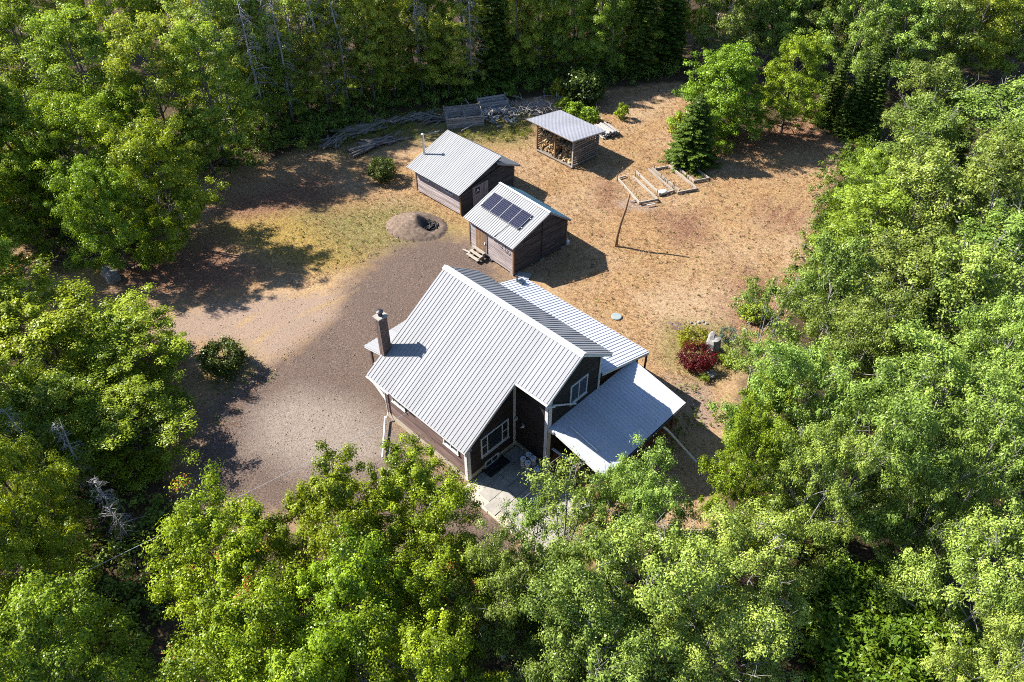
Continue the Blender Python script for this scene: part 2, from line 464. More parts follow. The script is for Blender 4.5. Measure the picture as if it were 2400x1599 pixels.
class MB:
    """collects solids, builds ONE mesh object"""

    def __init__(self):
        self.v, self.f = [], []

    def add(self, verts, faces):
        o = len(self.v)
        self.v += [tuple(x) for x in verts]
        self.f += [tuple(i + o for i in f) for f in faces]
        return self

    def box(self, lo, hi):
        (a, b, c), (d, e, f) = lo, hi
        return self.add([(a, b, c), (d, b, c), (d, e, c), (a, e, c), (a, b, f), (d, b, f), (d, e, f), (a, e, f)],
                        [(3, 2, 1, 0), (4, 5, 6, 7), (0, 1, 5, 4), (1, 2, 6, 5), (2, 3, 7, 6), (3, 0, 4, 7)])

    def bar(self, p, q, w, h, up=(0, 0, 1)):
        """box of width w and height h from p to q (axis through the middle)"""
        p, q = Vector(p), Vector(q)
        d = (q - p).normalized()
        s = d.cross(Vector(up))
        if s.length < 1e-4:
            s = d.cross(Vector((1, 0, 0)))
        s.normalize()
        u = s.cross(d)
        a, b = s * w / 2, u * h / 2
        vs = [p - a - b, p + a - b, p + a + b, p - a + b, q - a - b, q + a - b, q + a + b, q - a + b]
        return self.add(vs, [(0, 1, 2, 3), (7, 6, 5, 4), (0, 4, 5, 1), (1, 5, 6, 2), (2, 6, 7, 3), (3, 7, 4, 0)])

    def prism(self, outline, direction):
        """closed outline (3-d points, counter-clockwise seen against direction) extruded"""
        n = len(outline)
        d = Vector(direction)
        a = [Vector(p) for p in outline]
        vs = a + [p + d for p in a]
        fs = [tuple(reversed(range(n))), tuple(range(n, 2 * n))]
        fs += [(i, (i + 1) % n, n + (i + 1) % n, n + i) for i in range(n)]
        return self.add(vs, fs)

    def tube(self, pts, radii, seg=8, caps=True):
        pts = [Vector(p) for p in pts]
        o = len(self.v)
        n = len(pts)
        ref = Vector((0.31, 0.87, 0.37))
        for i, p in enumerate(pts):
            d = (pts[min(i + 1, n - 1)] - pts[max(i - 1, 0)]).normalized()
            s = d.cross(ref)
            if s.length < 0.05:
                s = d.cross(Vector((1, 0, 0)))
            s.normalize()
            t = d.cross(s)
            r = radii[i] if hasattr(radii, '__len__') else radii
            for k in range(seg):
                an = 2 * math.pi * k / seg
                self.v.append(tuple(p + (s * math.cos(an) + t * math.sin(an)) * r))
        for i in range(n - 1):
            for k in range(seg):
                a, b = o + i * seg + k, o + i * seg + (k + 1) % seg
                self.f.append((a, b, b + seg, a + seg))
        if caps:
            self.f.append(tuple(o + k for k in reversed(range(seg))))
            self.f.append(tuple(o + (n - 1) * seg + k for k in range(seg)))
        return self

    def lathe(self, prof, seg=16, at=(0, 0, 0)):
        o = len(self.v)
        for r, z in prof:
            for k in range(seg):
                a = 2 * math.pi * k / seg
                self.v.append((at[0] + r * math.cos(a), at[1] + r * math.sin(a), at[2] + z))
        for i in range(len(prof) - 1):
            for k in range(seg):
                a, b = o + i * seg + k, o + i * seg + (k + 1) % seg
                self.f.append((a, b, b + seg, a + seg))
        self.f.append(tuple(o + k for k in reversed(range(seg))))
        self.f.append(tuple(o + (len(prof) - 1) * seg + k for k in range(seg)))
        return self

    def mesh(self, name, mat, smooth=False):
        me = bpy.data.meshes.new(name)
        me.from_pydata(self.v, [], self.f)
        me.materials.append(MATS[mat])
        if smooth:
            me.polygons.foreach_set('use_smooth', np.ones(len(me.polygons), bool))
        me.update()
        return me

    def build(self, name, mat, parent=None, smooth=False):
        return link(name, self.mesh(name, mat, smooth), parent)


def link(name, me, parent=None):
    o = bpy.data.objects.new(name, me)
    C.objects.link(o)
    if parent is not None:
        o.parent = parent
    return o


def tag(o, label=None, cat=None, group=None, kind=None):
    if label:
        o['label'] = label
    if cat:
        o['category'] = cat
    if group:
        o['group'] = group
    if kind:
        o['kind'] = kind
    return o


def thing(name, label, cat, loc=(0, 0, 0), rz=0.0, group=None):
    o = bpy.data.objects.new(name, None)
    o.empty_display_size = 0.3
    o.location = loc
    o.rotation_euler = (0, 0, rz)
    C.objects.link(o)
    return tag(o, label, cat, group)


def copy_tree(o, parent=None):
    c = o.copy()
    C.objects.link(c)
    if parent is not None:
        c.parent = parent
    for ch in o.children:
        copy_tree(ch, c)
    return c


# ------------------------------------------------------------------ ground
def poly_mask(X, Y, pts, soft):
    """1 inside the polygon, fading to 0 over soft metres either side of its border"""
    P = np.array([(p.x, p.y) for p in pts])
    inside = np.zeros(X.shape, bool)
    dist = np.full(X.shape, 1e9)
    n = len(P)
    for i in range(n):
        x0, y0 = P[i]
        x1, y1 = P[(i + 1) % n]
        cond = ((y0 > Y) != (y1 > Y))
        with np.errstate(divide='ignore', invalid='ignore'):
            xi = (x1 - x0) * (Y - y0) / (y1 - y0 + 1e-12) + x0
        inside ^= cond & (X < xi)
        dx, dy = x1 - x0, y1 - y0
        t = np.clip(((X - x0) * dx + (Y - y0) * dy) / (dx * dx + dy * dy + 1e-9), 0, 1)
        dist = np.minimum(dist, np.hypot(X - x0 - t * dx, Y - y0 - t * dy))
    sd = np.where(inside, dist, -dist)
    return np.clip(0.5 + sd / (2 * soft), 0, 1)


def px_poly(*pts):
    return [at(x, y) for x, y in pts]


CLEARING = px_poly((30, 560), (140, 640), (300, 600), (470, 400), (640, 370), (760, 330), (900, 280), (1060, 250), (1290, 225), (1440, 205), (1590, 190),
                   (1650, 215), (1640, 330), (1900, 270), (2010, 310), (1985, 370), (1930, 480), (1880, 640), (1830, 760), (1740, 900), (1700, 1060), (1690, 1240),
                   (1500, 1300), (1300, 1340), (1150, 1420), (900, 1320), (640, 1240), (470, 1240), (380, 1100), (380, 900), (300, 760), (60, 700))
ZONES = {
    'gravel': [(px_poly((1110, 560), (1200, 650), (1240, 700), (1000, 860), (930, 960), (1020, 1070), (1100, 1130), (1240, 1230), (1200, 1330), (900, 1260), (640, 1220), (470, 1200), (420, 1080),
                        (480, 960), (560, 880), (690, 810), (770, 730), (800, 670), (870, 610), (930, 570), (1020, 545)), 1.7)],
    'sand': [(px_poly((300, 790), (425, 730), (560, 705), (700, 685), (790, 690), (780, 740), (700, 800), (620, 850), (560, 800), (430, 800), (300, 840)), 1.2),
             (px_poly((1440, 470), (1480, 462), (1540, 475), (1530, 492), (1460, 490)), 0.6),
             (px_poly((1560, 880), (1660, 900), (1690, 980), (1650, 1010), (1600, 950)), 1.0)],
    'lgravel': [(px_poly((600, 960), (700, 915), (830, 940), (900, 990), (930, 1060), (860, 1100), (700, 1100), (590, 1050)), 1.3)],
    'pale': [(px_poly((1950, 330), (1990, 340), (1960, 440), (1900, 560), (1870, 650), (1830, 640), (1860, 540), (1930, 420)), 1.2),
             (px_poly((1480, 690), (1700, 660), (1800, 700), (1700, 790), (1540, 780)), 2.0),
             (px_poly((1430, 230), (1600, 200), (1560, 260), (1480, 300)), 1.5)],
    'litter': [(px_poly((1540, 500), (1640, 490), (1660, 560), (1580, 570)), 1.3), (px_poly((1780, 470), (1900, 480), (1880, 540), (1790, 520)), 1.3),
               (px_poly((1400, 420), (1450, 430), (1440, 490), (1400, 480)), 1.0), (px_poly((1720, 620), (1830, 650), (1800, 780), (1700, 800)), 1.6),
               (px_poly((1690, 290), (1900, 280), (1960, 330), (1750, 350)), 1.6), (px_poly((480, 480), (760, 400), (800, 470), (560, 540)), 1.6),
               (px_poly((250, 620), (520, 560), (640, 640), (480, 700), (300, 690)), 1.6)],
    'yellow': [(px_poly((500, 520), (700, 500), (860, 540), (850, 620), (740, 640), (560, 580)), 1.4), (px_poly((70, 570), (200, 590), (220, 650), (110, 640)), 1.2)],
    'green': [(px_poly((700, 500), (960, 470), (1080, 540), (960, 590), (820, 600)), 1.6), (px_poly((740, 350), (960, 290), (1200, 250), (1260, 290), (1230, 340), (960, 330), (820, 370)), 1.2),
              (px_poly((480, 880), (540, 780), (590, 800), (600, 880), (540, 920)), 0.8), (px_poly((1560, 750), (1700, 760), (1740, 860), (1640, 900), (1550, 840)), 0.9),
              ],
}


def build_ground():
    def axis(lo, hi, a, b, step):
        fine = np.arange(a, b + 1e-6, step)
        left, right, s = [], [], step
        x = a
        while x > lo:
            s *= 1.35
            x -= s
            left.append(max(x, lo))
        s, x = step, fine[-1]
        while x < hi:
            s *= 1.35
            x += s
            right.append(min(x, hi))
        return np.array(left[::-1] + list(fine) + right)
    xs, ys = axis(-900, 900, -36, 40, 0.32), axis(-400, 1400, 12, 76, 0.32)
    X, Y = np.meshgrid(xs, ys)
    r = np.random.default_rng(3)
    Z = 0.05 * np.sin(X * 0.31 + 1.3) * np.sin(Y * 0.27) + 0.03 * np.sin(X * 0.9 + Y * 0.6) + r.normal(0, 0.006, X.shape) - 0.08
    nx, ny = len(xs), len(ys)
    idx = np.arange(nx * ny).reshape(ny, nx)
    q = np.stack([idx[:-1, :-1], idx[:-1, 1:], idx[1:, 1:], idx[1:, :-1]], -1).reshape(-1, 4)
    me = fast_mesh('ground', np.stack([X, Y, Z], -1).reshape(-1, 3), q, smooth=True)
    w = {k: np.zeros(X.shape) for k in ZONES}
    for k, polys in ZONES.items():
        for pts, soft in polys:
            w[k] = np.maximum(w[k], poly_mask(X, Y, pts, soft))
    # mown and driven streaks on the big lawn
    rut = np.zeros(X.shape)
    for a, b in (((1690, 640), (1900, 380)), ((1720, 650), (1925, 390)), ((1600, 640), (1800, 400)), ((1575, 620), (1775, 395)), ((1480, 620), (1700, 400)), ((1780, 640), (1945, 400)),
                 ((1420, 330), (1590, 200)), ((1450, 335), (1610, 215)), ((560, 760), (800, 640)), ((600, 800), (840, 670))):
        p, q = at(*a), at(*b)
        dx, dy = q.x - p.x, q.y - p.y
        t = np.clip(((X - p.x) * dx + (Y - p.y) * dy) / (dx * dx + dy * dy), 0, 1)
        ds = np.hypot(X - p.x - t * dx, Y - p.y - t * dy - 0.5 * np.sin(t * 5))
        rut = np.maximum(rut, 0.62 * np.clip(1.3 - ds / 0.42, 0, 1))
    w['rut'] = rut
    w['forest'] = 1 - poly_mask(X, Y, CLEARING, 1.0)
    for k, v in w.items():
        a = me.attributes.new(k, 'FLOAT', 'POINT')
        a.data.foreach_set('value', v.astype(np.float32).ravel())
    me.materials.append(MATS['ground'])
    g = link('ground', me)
    tag(g, 'dry tan lawn with a gravel yard running into forest floor', None, kind='structure')


build_ground()


# ------------------------------------------------------------------ building kit (local frame: u = x along the ridge, v = -y)
def Lc(u, v, z):
    return Vector((u, -v, z))


def roof_sheets(parent, mat, O, A, B, length, spacing=0.25, rib=0.028, per=4, thick=0.02, name='roof_sheet'):
    """ribbed metal sheets side by side; O upper corner, A unit vector along the eave, B downslope vector"""
    O, A, B = Vector(O), Vector(A).normalized(), Vector(B)
    Nn = A.cross(B).normalized()
    if Nn.z < 0:
        Nn = -Nn
    nr = max(1, round(length / spacing))
    sp = length / nr
    i = 0
    while i < nr:
        k = min(per, nr - i)
        prof = []
        for j in range(k):
            a = (i + j) * sp
            prof += [(a, 0.0), (a + sp / 2 - 0.034, 0.0), (a + sp / 2 - 0.014, rib), (a + sp / 2 + 0.014, rib), (a + sp / 2 + 0.026, 0.0)]
        prof.append(((i + k) * sp, 0.0))
        lift = 0.003 * ((i // per) % 2)
        n = len(prof)
        top = [O + A * a + Nn * (h + lift) for a, h in prof]
        low = [O + A * a + Nn * (lift - thick) for a, h in prof]
        vs = top + [p + B for p in top] + low + [p + B for p in low]
        fs = []
        for j in range(n - 1):
            fs += [(j, j + 1, n + j + 1, n + j), (2 * n + j + 1, 2 * n + j, 3 * n + j, 3 * n + j + 1),
                   (j + 1, j, 2 * n + j, 2 * n + j + 1), (n + j, n + j + 1, 3 * n + j + 1, 3 * n + j)]
        fs += [(0, n, 3 * n, 2 * n), (2 * n - 1, n - 1, 3 * n - 1, 4 * n - 1)]
        MB().add(vs, fs).build(name, mat, parent)
        i += k


def clad(wall, mat, poly, out, board=0.2, proud=0.03, vertical=False, gaps=()):
    """clapboards over a convex wall polygon [(s, z)...] given as points P(s, z); each board its own plank"""
    P, outline = poly
    out = Vector(out).normalized()
    zmin = min(z for s, z in outline)
    zmax = max(z for s, z in outline)

    def span(z):
        xs = []
        n = len(outline)
        for i in range(n):
            (s0, z0), (s1, z1) = outline[i], outline[(i + 1) % n]
            if abs(z1 - z0) < 1e-9:
                if abs(z - z0) < 1e-6:
                    xs += [s0, s1]
                continue
            t = (z - z0) / (z1 - z0)
            if -1e-6 <= t <= 1 + 1e-6:
                xs.append(s0 + (s1 - s0) * t)
        return (min(xs), max(xs)) if len(xs) > 1 else None
    nb = max(1, round((zmax - zmin) / board))
    b = (zmax - zmin) / nb
    for k in range(nb):
        z0, z1 = zmin + k * b, zmin + (k + 1) * b - 0.008
        a, c = span(z0 + 1e-4), span(min(z1, zmax - 1e-3))
        if not a or not c or a[1] - a[0] < 0.15:
            continue
        j = random.uniform(-0.004, 0.004)
        e0, e1 = proud + j, proud * 0.35 + j
        pts = [P(a[0], z0), P(a[1], z0), P(c[1], z1), P(c[0], z1)]
        front = [pts[0] + out * e0, pts[1] + out * e0, pts[2] + out * e1, pts[3] + out * e1]
        back = [p + out * 0.002 for p in pts]
        mb = MB().add(back + front, [(3, 2, 1, 0), (4, 5, 6, 7), (0, 1, 5, 4), (1, 2, 6, 5), (2, 3, 7, 6), (3, 0, 4, 7)])
        # object origin at the board, x along it, so the grain runs with the board
        org = (pts[0] + pts[1]) / 2
        ax = (pts[1] - pts[0]).normalized()
        rot = Matrix((ax, Vector((0, 0, 1)).cross(ax), Vector((0, 0, 1)))).transposed().to_4x4()
        M = Matrix.Translation(org) @ rot
        inv = M.inverted()
        mb.v = [tuple(inv @ Vector(v)) for v in mb.v]
        o = mb.build('plank', mat, wall)
        o.matrix_local = M


def window(parent, P, out, s0, s1, z0, z1, bars=(), hbars=(), proud=0.05, fw=0.08, label=None):
    """framed window; P(s, z) gives the wall plane, bars are mullion positions in s, hbars (sa, sb, z)"""
    out = Vector(out).normalized()
    f = MB()

    def slab(a, b, c, d, e0, e1):
        q = [P(a, c), P(b, c), P(b, d), P(a, d)]
        f.prism([p + out * e0 for p in q], out * (e1 - e0))
    o0 = proud - 0.02
    slab(s0, s1, z0, z0 + fw, o0, o0 + 0.05)
    slab(s0, s1, z1 - fw, z1, o0, o0 + 0.05)
    slab(s0, s0 + fw, z0 + fw, z1 - fw, o0, o0 + 0.05)
    slab(s1 - fw, s1, z0 + fw, z1 - fw, o0, o0 + 0.05)
    for b in bars:
        slab(b - fw * 0.35, b + fw * 0.35, z0 + fw, z1 - fw, o0, o0 + 0.046)
    for a, b, z in hbars:
        slab(a, b, z - fw * 0.25, z + fw * 0.25, o0, o0 + 0.042)
    w = f.build('window', 'trim', parent)
    if label:
        w['label'] = label
    edges = [s0 + fw] + sorted(bars) + [s1 - fw]
    for a, b in zip(edges[:-1], edges[1:]):
        q = [P(a, z0 + fw * 0.7), P(b, z0 + fw * 0.7), P(b, z1 - fw * 0.7), P(a, z1 - fw * 0.7)]
        MB().prism([p + out * (o0 - 0.006) for p in q], out * 0.018).build('pane', 'glass', w)
    slab2 = MB()
    q = [P(s0 - 0.03, z0 - 0.04), P(s1 + 0.03, z0 - 0.04), P(s1 + 0.03, z0 - 0.002), P(s0 - 0.03, z0 - 0.002)]
    slab2.prism([p + out * o0 for p in q], out * 0.09)
    slab2.build('sill', 'trim', w)
    return w


# ------------------------------------------------------------------ the house
YH = -0.774
H0 = (-3.773, 33.685, 0)
house = thing('house', 'dark timber house with ribbed white metal roof and brick chimney', 'house', H0, YH)
ZR, ZL, VL, VR, ZRR = 7.515, 3.319, 6.215, 2.526, 5.815
U1, UL, VM = 8.036, 10.255, 2.545
SL = (ZR - ZL) / VL


def zroof(v):
    return ZR - SL * abs(v)


WU0, WU1, WUF, WVL, WVS, WVR = 0.62, 7.5, 9.86, 5.62, 2.02, -2.05
FND = 0.38


def cap_wall(poly2d, const_axis, val, inward, th=0.18):
    pass


# walls: solid cores, planks outside
def wall_u(name, u, outline, sgn, mat_core, mat_plank, board=0.2, parent=house, boards=True):
    """gable-side wall in the plane u; outline in (v, z); sgn +1 faces +u"""
    pts = [Lc(u, v, z) for v, z in outline]
    w = MB().prism(pts, Vector((-0.16 * sgn, 0, 0))).build(name, mat_core, parent)
    if boards:
        clad(w, mat_plank, (lambda s, z: Lc(u, s, z), outline), (sgn, 0, 0), board)
    return w


def wall_v(name, v, outline, sgn, mat_core, mat_plank, board=0.2, parent=house, boards=True):
    pts = [Lc(s, v, z) for s, z in outline]
    w = MB().prism(pts, Vector((0, 0.16 * sgn, 0))).build(name, mat_core, parent)
    if boards:
        clad(w, mat_plank, (lambda s, z: Lc(s, v, z), outline), (0, -sgn, 0), board)
    return w


left_wall = wall_v('wall', WVL, [(WU0, FND), (WU1, FND), (WU1, zroof(WVL) - 0.08), (WU0, zroof(WVL) - 0.08)], 1, 'siding_house_shaded', 'siding_house', 0.19)
gable_left = wall_u('wall', WU1, [(WVS, FND), (WVL, FND), (WVL, zroof(WVL) - 0.08), (WVS, zroof(WVS) - 0.08)], 1, 'siding_house_shaded', 'siding_house_shaded')
side_wall = wall_v('wall', WVS, [(WU1, FND), (WUF, FND), (WUF, zroof(WVS) - 0.08), (WU1, zroof(WVS) - 0.08)], 1, 'siding_house_shaded', 'siding_house_shaded')
gable_front = wall_u('wall', WUF, [(WVR, FND), (WVS, FND), (WVS, zroof(WVS) - 0.08), (0, ZR - 0.1), (WVR, zroof(WVR) - 0.08)], 1, 'siding_house_shaded', 'siding_house_shaded')
right_wall = wall_v('wall', WVR, [(WU0, 3.6), (WUF, 3.6), (WUF, zroof(WVR) - 0.08), (WU0, zroof(WVR) - 0.08)], -1, 'siding_house_shaded', 'siding_house_shaded')
back_wall = wall_u('wall', WU0, [(WVR, FND), (WVL, FND), (WVL, zroof(WVL) - 0.08), (0, ZR - 0.1), (WVR, zroof(WVR) - 0.08)], -1, 'siding_house_shaded', 'siding_house')
lean_front = wall_u('wall', 9.6, [(-6.15, FND), (WVR, FND), (WVR, 4.3), (-6.15, 3.08)], 1, 'siding_house_shaded', 'siding_house_shaded')
lean_side = wall_v('wall', -6.15, [(0.4, FND), (9.6, FND), (9.6, 3.08), (0.4, 3.08)], -1, 'siding_house_shaded', 'siding_house_shaded')
lean_back = wall_u('wall', 0.4, [(-6.15, FND), (WVR, FND), (WVR, 4.3), (-6.15, 3.08)], -1, 'siding_house_shaded', 'siding_house_shaded', boards=False)
f = MB()
f.box((WU0 - 0.02, -WVL - 0.02, -0.3), (WU1 + 0.02, 6.17, FND - 0.004))
f.box((WU1 + 0.02, -WVS - 0.02, -0.3), (WUF + 0.02, 2.1, FND - 0.004))
f.build('foundation', 'foundation', house)

# roofs
DN = Vector((0, -VL, ZL - ZR))
roof_l = MB().bar(Lc(0.02, VL - 0.04, ZL - 0.11), Lc(U1 - 0.02, VL - 0.04, ZL - 0.11), 0.03, 0.16).build('fascia', 'trim', house)
roof_sheets(house, 'roof_house', Lc(0, 0, ZR), (1, 0, 0), DN, U1)
roof_sheets(house, 'roof_house', Lc(U1, 0, ZR), (1, 0, 0), DN * (VM / VL), UL - U1)
roof_sheets(house, 'roof_house', Lc(0, 0, ZR), (1, 0, 0), Vector((0, VR, ZRR - ZR)), UL)
cap = MB()
for sg, sl in ((-1, DN.normalized()), (1, Vector((0, VR, ZRR - ZR)).normalized())):
    n = Vector((1, 0, 0)).cross(sl)
    n = n if n.z > 0 else -n
    a = Vector((-0.03, 0, ZR + 0.075))
    cap.prism([a, a + sl * 0.26, a + sl * 0.26 - n * 0.012, a - n * 0.012], Vector((UL + 0.06, 0, 0)))
cap.build('ridge_cap', 'trim', house)
# rakes and fascias (white trim boards under the roof edges)
DS = DN.normalized()
DRS = Vector((0, VR, ZRR - ZR)).normalized()


def rake(u, v0, v1, off=-0.11, w=0.03, h=0.17, mat='trim'):
    MB().bar(Lc(u, v0, zroof(v0) + off), Lc(u, v1, zroof(v1) + off), w, h).build('rake_board', mat, house)


rake(0.03, 0.02, VL - 0.06)
rake(0.03, -0.02, -VR + 0.06)
rake(U1 - 0.03, VM + 0.03, VL - 0.06)
rake(UL - 0.03, 0.02, VM - 0.06)
rake(UL - 0.03, -0.02, -VR + 0.06)
MB().bar(Lc(U1, VM - 0.03, zroof(VM) - 0.115), Lc(UL - 0.05, VM - 0.03, zroof(VM) - 0.115), 0.03, 0.17).build('fascia', 'trim', house)
MB().bar(Lc(0.05, -VR + 0.03, ZRR - 0.115), Lc(UL - 0.05, -VR + 0.03, ZRR - 0.115), 0.03, 0.17).build('fascia', 'trim', house)
# soffits close the overhangs
MB().box((0.06, -VL + 0.06, ZL - 0.21), (U1 - 0.06, -WVL - 0.04, ZL - 0.19)).build('soffit', 'trim', house)


def gutter(p, q, r=0.06, parent=house):
    mb = MB()
    mb.tube([p, q], r, 8)
    return mb.build('gutter', 'trim', parent)


gutter(Lc(U1 + 0.05, VM + 0.06, zroof(VM) - 0.05), Lc(UL, VM + 0.06, zroof(VM) - 0.05))
gutter(Lc(0.05, VL + 0.06, ZL - 0.06), Lc(2.0, VL + 0.06, ZL - 0.06), 0.05)

# lean-to roof on the far side
ZI, ZO = 4.42, 3.05
roof_sheets(house, 'roof_porch', Lc(-0.1, -2.08, ZI + 0.07), (1, 0, 0), Vector((0, 6.55 - 2.08, ZO - ZI - 0.07)), 10.15)
MB().bar(Lc(10.03, -2.1, ZI - 0.04), Lc(10.03, -6.52, ZO - 0.11), 0.03, 0.16).build('rake_board', 'trim', house)
MB().bar(Lc(-0.08, -2.4, ZI - 0.13), Lc(-0.08, -6.52, ZO - 0.11), 0.03, 0.16).build('rake_board', 'dark_metal', house)
MB().bar(Lc(-0.08, -6.53, ZO - 0.11), Lc(10.0, -6.53, ZO - 0.11), 0.03, 0.16).build('fascia', 'trim', house)
MB().bar(Lc(9.95, -6.45, 0), Lc(9.95, -6.45, ZO - 0.1), 0.09, 0.09).build('post', 'siding_house', house)
vent = MB().box((0.32, 5.55, 3.42), (0.72, 5.95, 3.50)).build('roof_vent', 'glass', house)
MB().tube([Lc(0.25, -5.6, 3.35), Lc(0.25, -5.6, 3.85)], 0.05, 8).build('vent_pipe', 'dark_metal', house)

# front porch
PV0, PV1, PU, PZ1, PZ0 = 2.0, -5.1, 13.66, 2.60, 3.38
roof_sheets(house, 'roof_porch', Lc(WUF + 0.05, PV0, PZ0), (0, 1, 0), Vector((PU - WUF - 0.05, 0, PZ1 - PZ0)), PV0 - PV1, 0.235, 0.026)
MB().bar(Lc(WUF + 0.08, PV0 - 0.03, PZ0 - 0.11), Lc(PU, PV0 - 0.03, PZ1 - 0.11), 0.03, 0.17).build('rake_board', 'trim', house)
MB().bar(Lc(WUF + 0.08, PV1 + 0.03, PZ0 - 0.11), Lc(PU, PV1 + 0.03, PZ1 - 0.11), 0.03, 0.17).build('rake_board', 'trim', house)
MB().bar(Lc(PU - 0.03, PV0 - 0.1, PZ1 - 0.12), Lc(PU - 0.03, PV1 + 0.1, PZ1 - 0.12), 0.03, 0.17).build('fascia', 'siding_house', house)
MB().tube([Lc(PU + 0.06, PV0 - 0.1, PZ1 - 0.08), Lc(PU + 0.06, PV1 + 0.1, PZ1 - 0.08)], 0.06, 8).build('gutter', 'dark_metal', house)
MB().box((WUF + 0.02, -PV0 + 0.25, 0.3), (PU - 0.3, -PV1 - 0.25, 0.48)).build('deck', 'wood_brown', house)
for k in range(22):
    v = PV0 - 0.27 - k * 0.31
    if v > PV1 + 0.3:
        MB().box((WUF + 0.03, -v, 0.486), (PU - 0.3, -v + 0.29, 0.512)).build('deck_board', 'wood_brown', house)
for v in (PV0 - 0.3, -1.55, PV1 + 0.32):
    MB().bar(Lc(PU - 0.4, v, 0.0), Lc(PU - 0.4, v, PZ1 - 0.12), 0.13, 0.13).build('post', 'wood_rail', house)
MB().bar(Lc(WUF + 1.9, PV0 - 0.3, 0), Lc(WUF + 1.9, PV0 - 0.3, 2.9), 0.12, 0.12).build('post', 'wood_rail', house)


def railing(p, q, posts=True):
    p, q = Vector(p), Vector(q)
    r = MB()
    r.bar(p + Vector((0, 0, 0.95)), q + Vector((0, 0, 0.95)), 0.13, 0.045)
    top = r.build('rail', 'trim', house)
    MB().bar(p + Vector((0, 0, 0.12)), q + Vector((0, 0, 0.12)), 0.05, 0.07).build('rail', 'wood_rail', house)
    n = int((q - p).length / 0.155)
    for k in range(1, n):
        c = p.lerp(q, k / n)
        MB().bar(c + Vector((0, 0, 0.15)), c + Vector((0, 0, 0.93)), 0.04, 0.04).build('baluster', 'wood_rail', house)


railing(Lc(WUF + 0.1, PV0 - 0.3, 0.51), Lc(WUF + 1.84, PV0 - 0.3, 0.51))
railing(Lc(PU - 0.4, PV0 - 0.4, 0.51), Lc(PU - 0.4, -1.45, 0.51))
railing(Lc(PU - 0.4, -1.65, 0.51), Lc(PU - 0.4, PV1 + 0.4, 0.51))
MB().box((WUF - 0.02, -PV0 - 0.04, PZ0 - 0.30), (WUF + 0.4, -PV0 + 0.05, PZ0 - 0.05)).build('flashing', 'trim', house)
MB().bar(Lc(10.6, 1.15, PZ0 - 0.03), Lc(12.5, 1.12, PZ0 - 0.44), 0.06, 0.04).build('snow_bar', 'trim', house)

# corner trims
for u, v, z0, z1, wu, wv in ((WU1 + 0.045, WVS + 0.10, 0.1, zroof(WVS + 0.1) - 0.2, 0.03, 0.2), (WUF + 0.05, WVS - 0.08, FND, zroof(WVS) - 0.12, 0.03, 0.22),
                             (WUF - 0.08, WVS + 0.055, 0.2, zroof(WVS) - 0.14, 0.2, 0.03), (WU1 + 0.05, WVL - 0.07, 0.1, zroof(WVL) - 0.12, 0.03, 0.2),
                             (WU1 - 0.07, WVL + 0.055, 0.1, zroof(WVL) - 0.14, 0.2, 0.03), (WUF + 0.05, WVR + 0.06, PZ0, zroof(WVR) - 0.14, 0.03, 0.16)):
    MB().box((u - wu / 2, -v - wv / 2, z0), (u + wu / 2, -v + wv / 2, z1)).build('corner_board', 'trim', house)

# windows
window(gable_left, lambda s, z: Lc(WU1, s, z), (1, 0, 0), 2.60, 4.68, 1.22, 2.72, bars=(3.08, 4.20),
       hbars=((2.68, 3.08, 1.97), (4.20, 4.60, 1.97)))
window(gable_front, lambda s, z: Lc(WUF, s, z), (1, 0, 0), -0.95, 0.42, 3.86, 5.24, bars=(-0.26,))
window(left_wall, lambda s, z: Lc(s, WVL, z), (0, -1, 0), 1.35, 2.5, 1.78, 2.85, bars=(1.92,))
window(left_wall, lambda s, z: Lc(s, WVL, z), (0, -1, 0), 5.7, 6.88, 1.78, 2.85, bars=(6.29,))
window(lean_front, lambda s, z: Lc(9.6, s, z), (1, 0, 0), -5.2, -4.0, 1.3, 2.4, bars=(-4.6,))
# basement window with its well
window(gable_left, lambda s, z: Lc(WU1, s, z), (1, 0, 0), 3.42, 4.42, 0.06, 0.55, bars=(3.92,), fw=0.06)
well = MB()
for a, b in (((7.56, 3.2), (8.2, 3.2)), ((8.2, 3.2), (8.2, 4.62)), ((8.2, 4.62), (7.56, 4.62))):
    well.bar(Lc(a[0], a[1], 0.06), Lc(b[0], b[1], 0.06), 0.05, 0.22)
well.build('window_well', 'black_plastic', house)
MB().box((7.58, -4.6, -0.02), (8.18, -3.22, 0.065)).build('well_floor', 'black_plastic', house)

# door and lamps on the recessed side wall
dd = MB().box((8.15, -WVS - 0.055, FND + 0.02), (9.1, -WVS - 0.02, 2.45)).build('door', 'siding_house_shaded', side_wall)
MB().tube([Lc(8.28, WVS + 0.08, 1.35), Lc(8.36, WVS + 0.08, 1.35)], 0.02, 8).build('handle', 'steel', dd)
for u, z in ((7.62, 2.35), (8.12, 2.15)):
    lm = MB()
    lm.box((u, -WVS - 0.09, z), (u + 0.12, -WVS - 0.035, z + 0.16))
    lm.bar(Lc(u + 0.06, WVS + 0.06, z + 0.12), Lc(u + 0.22, WVS + 0.24, z + 0.2), 0.07, 0.07)
    lm.bar(Lc(u + 0.06, WVS + 0.06, z + 0.02), Lc(u + 0.0, WVS + 0.22, z - 0.06), 0.06, 0.06)
    lm.build('wall_lamp', 'trim', house)

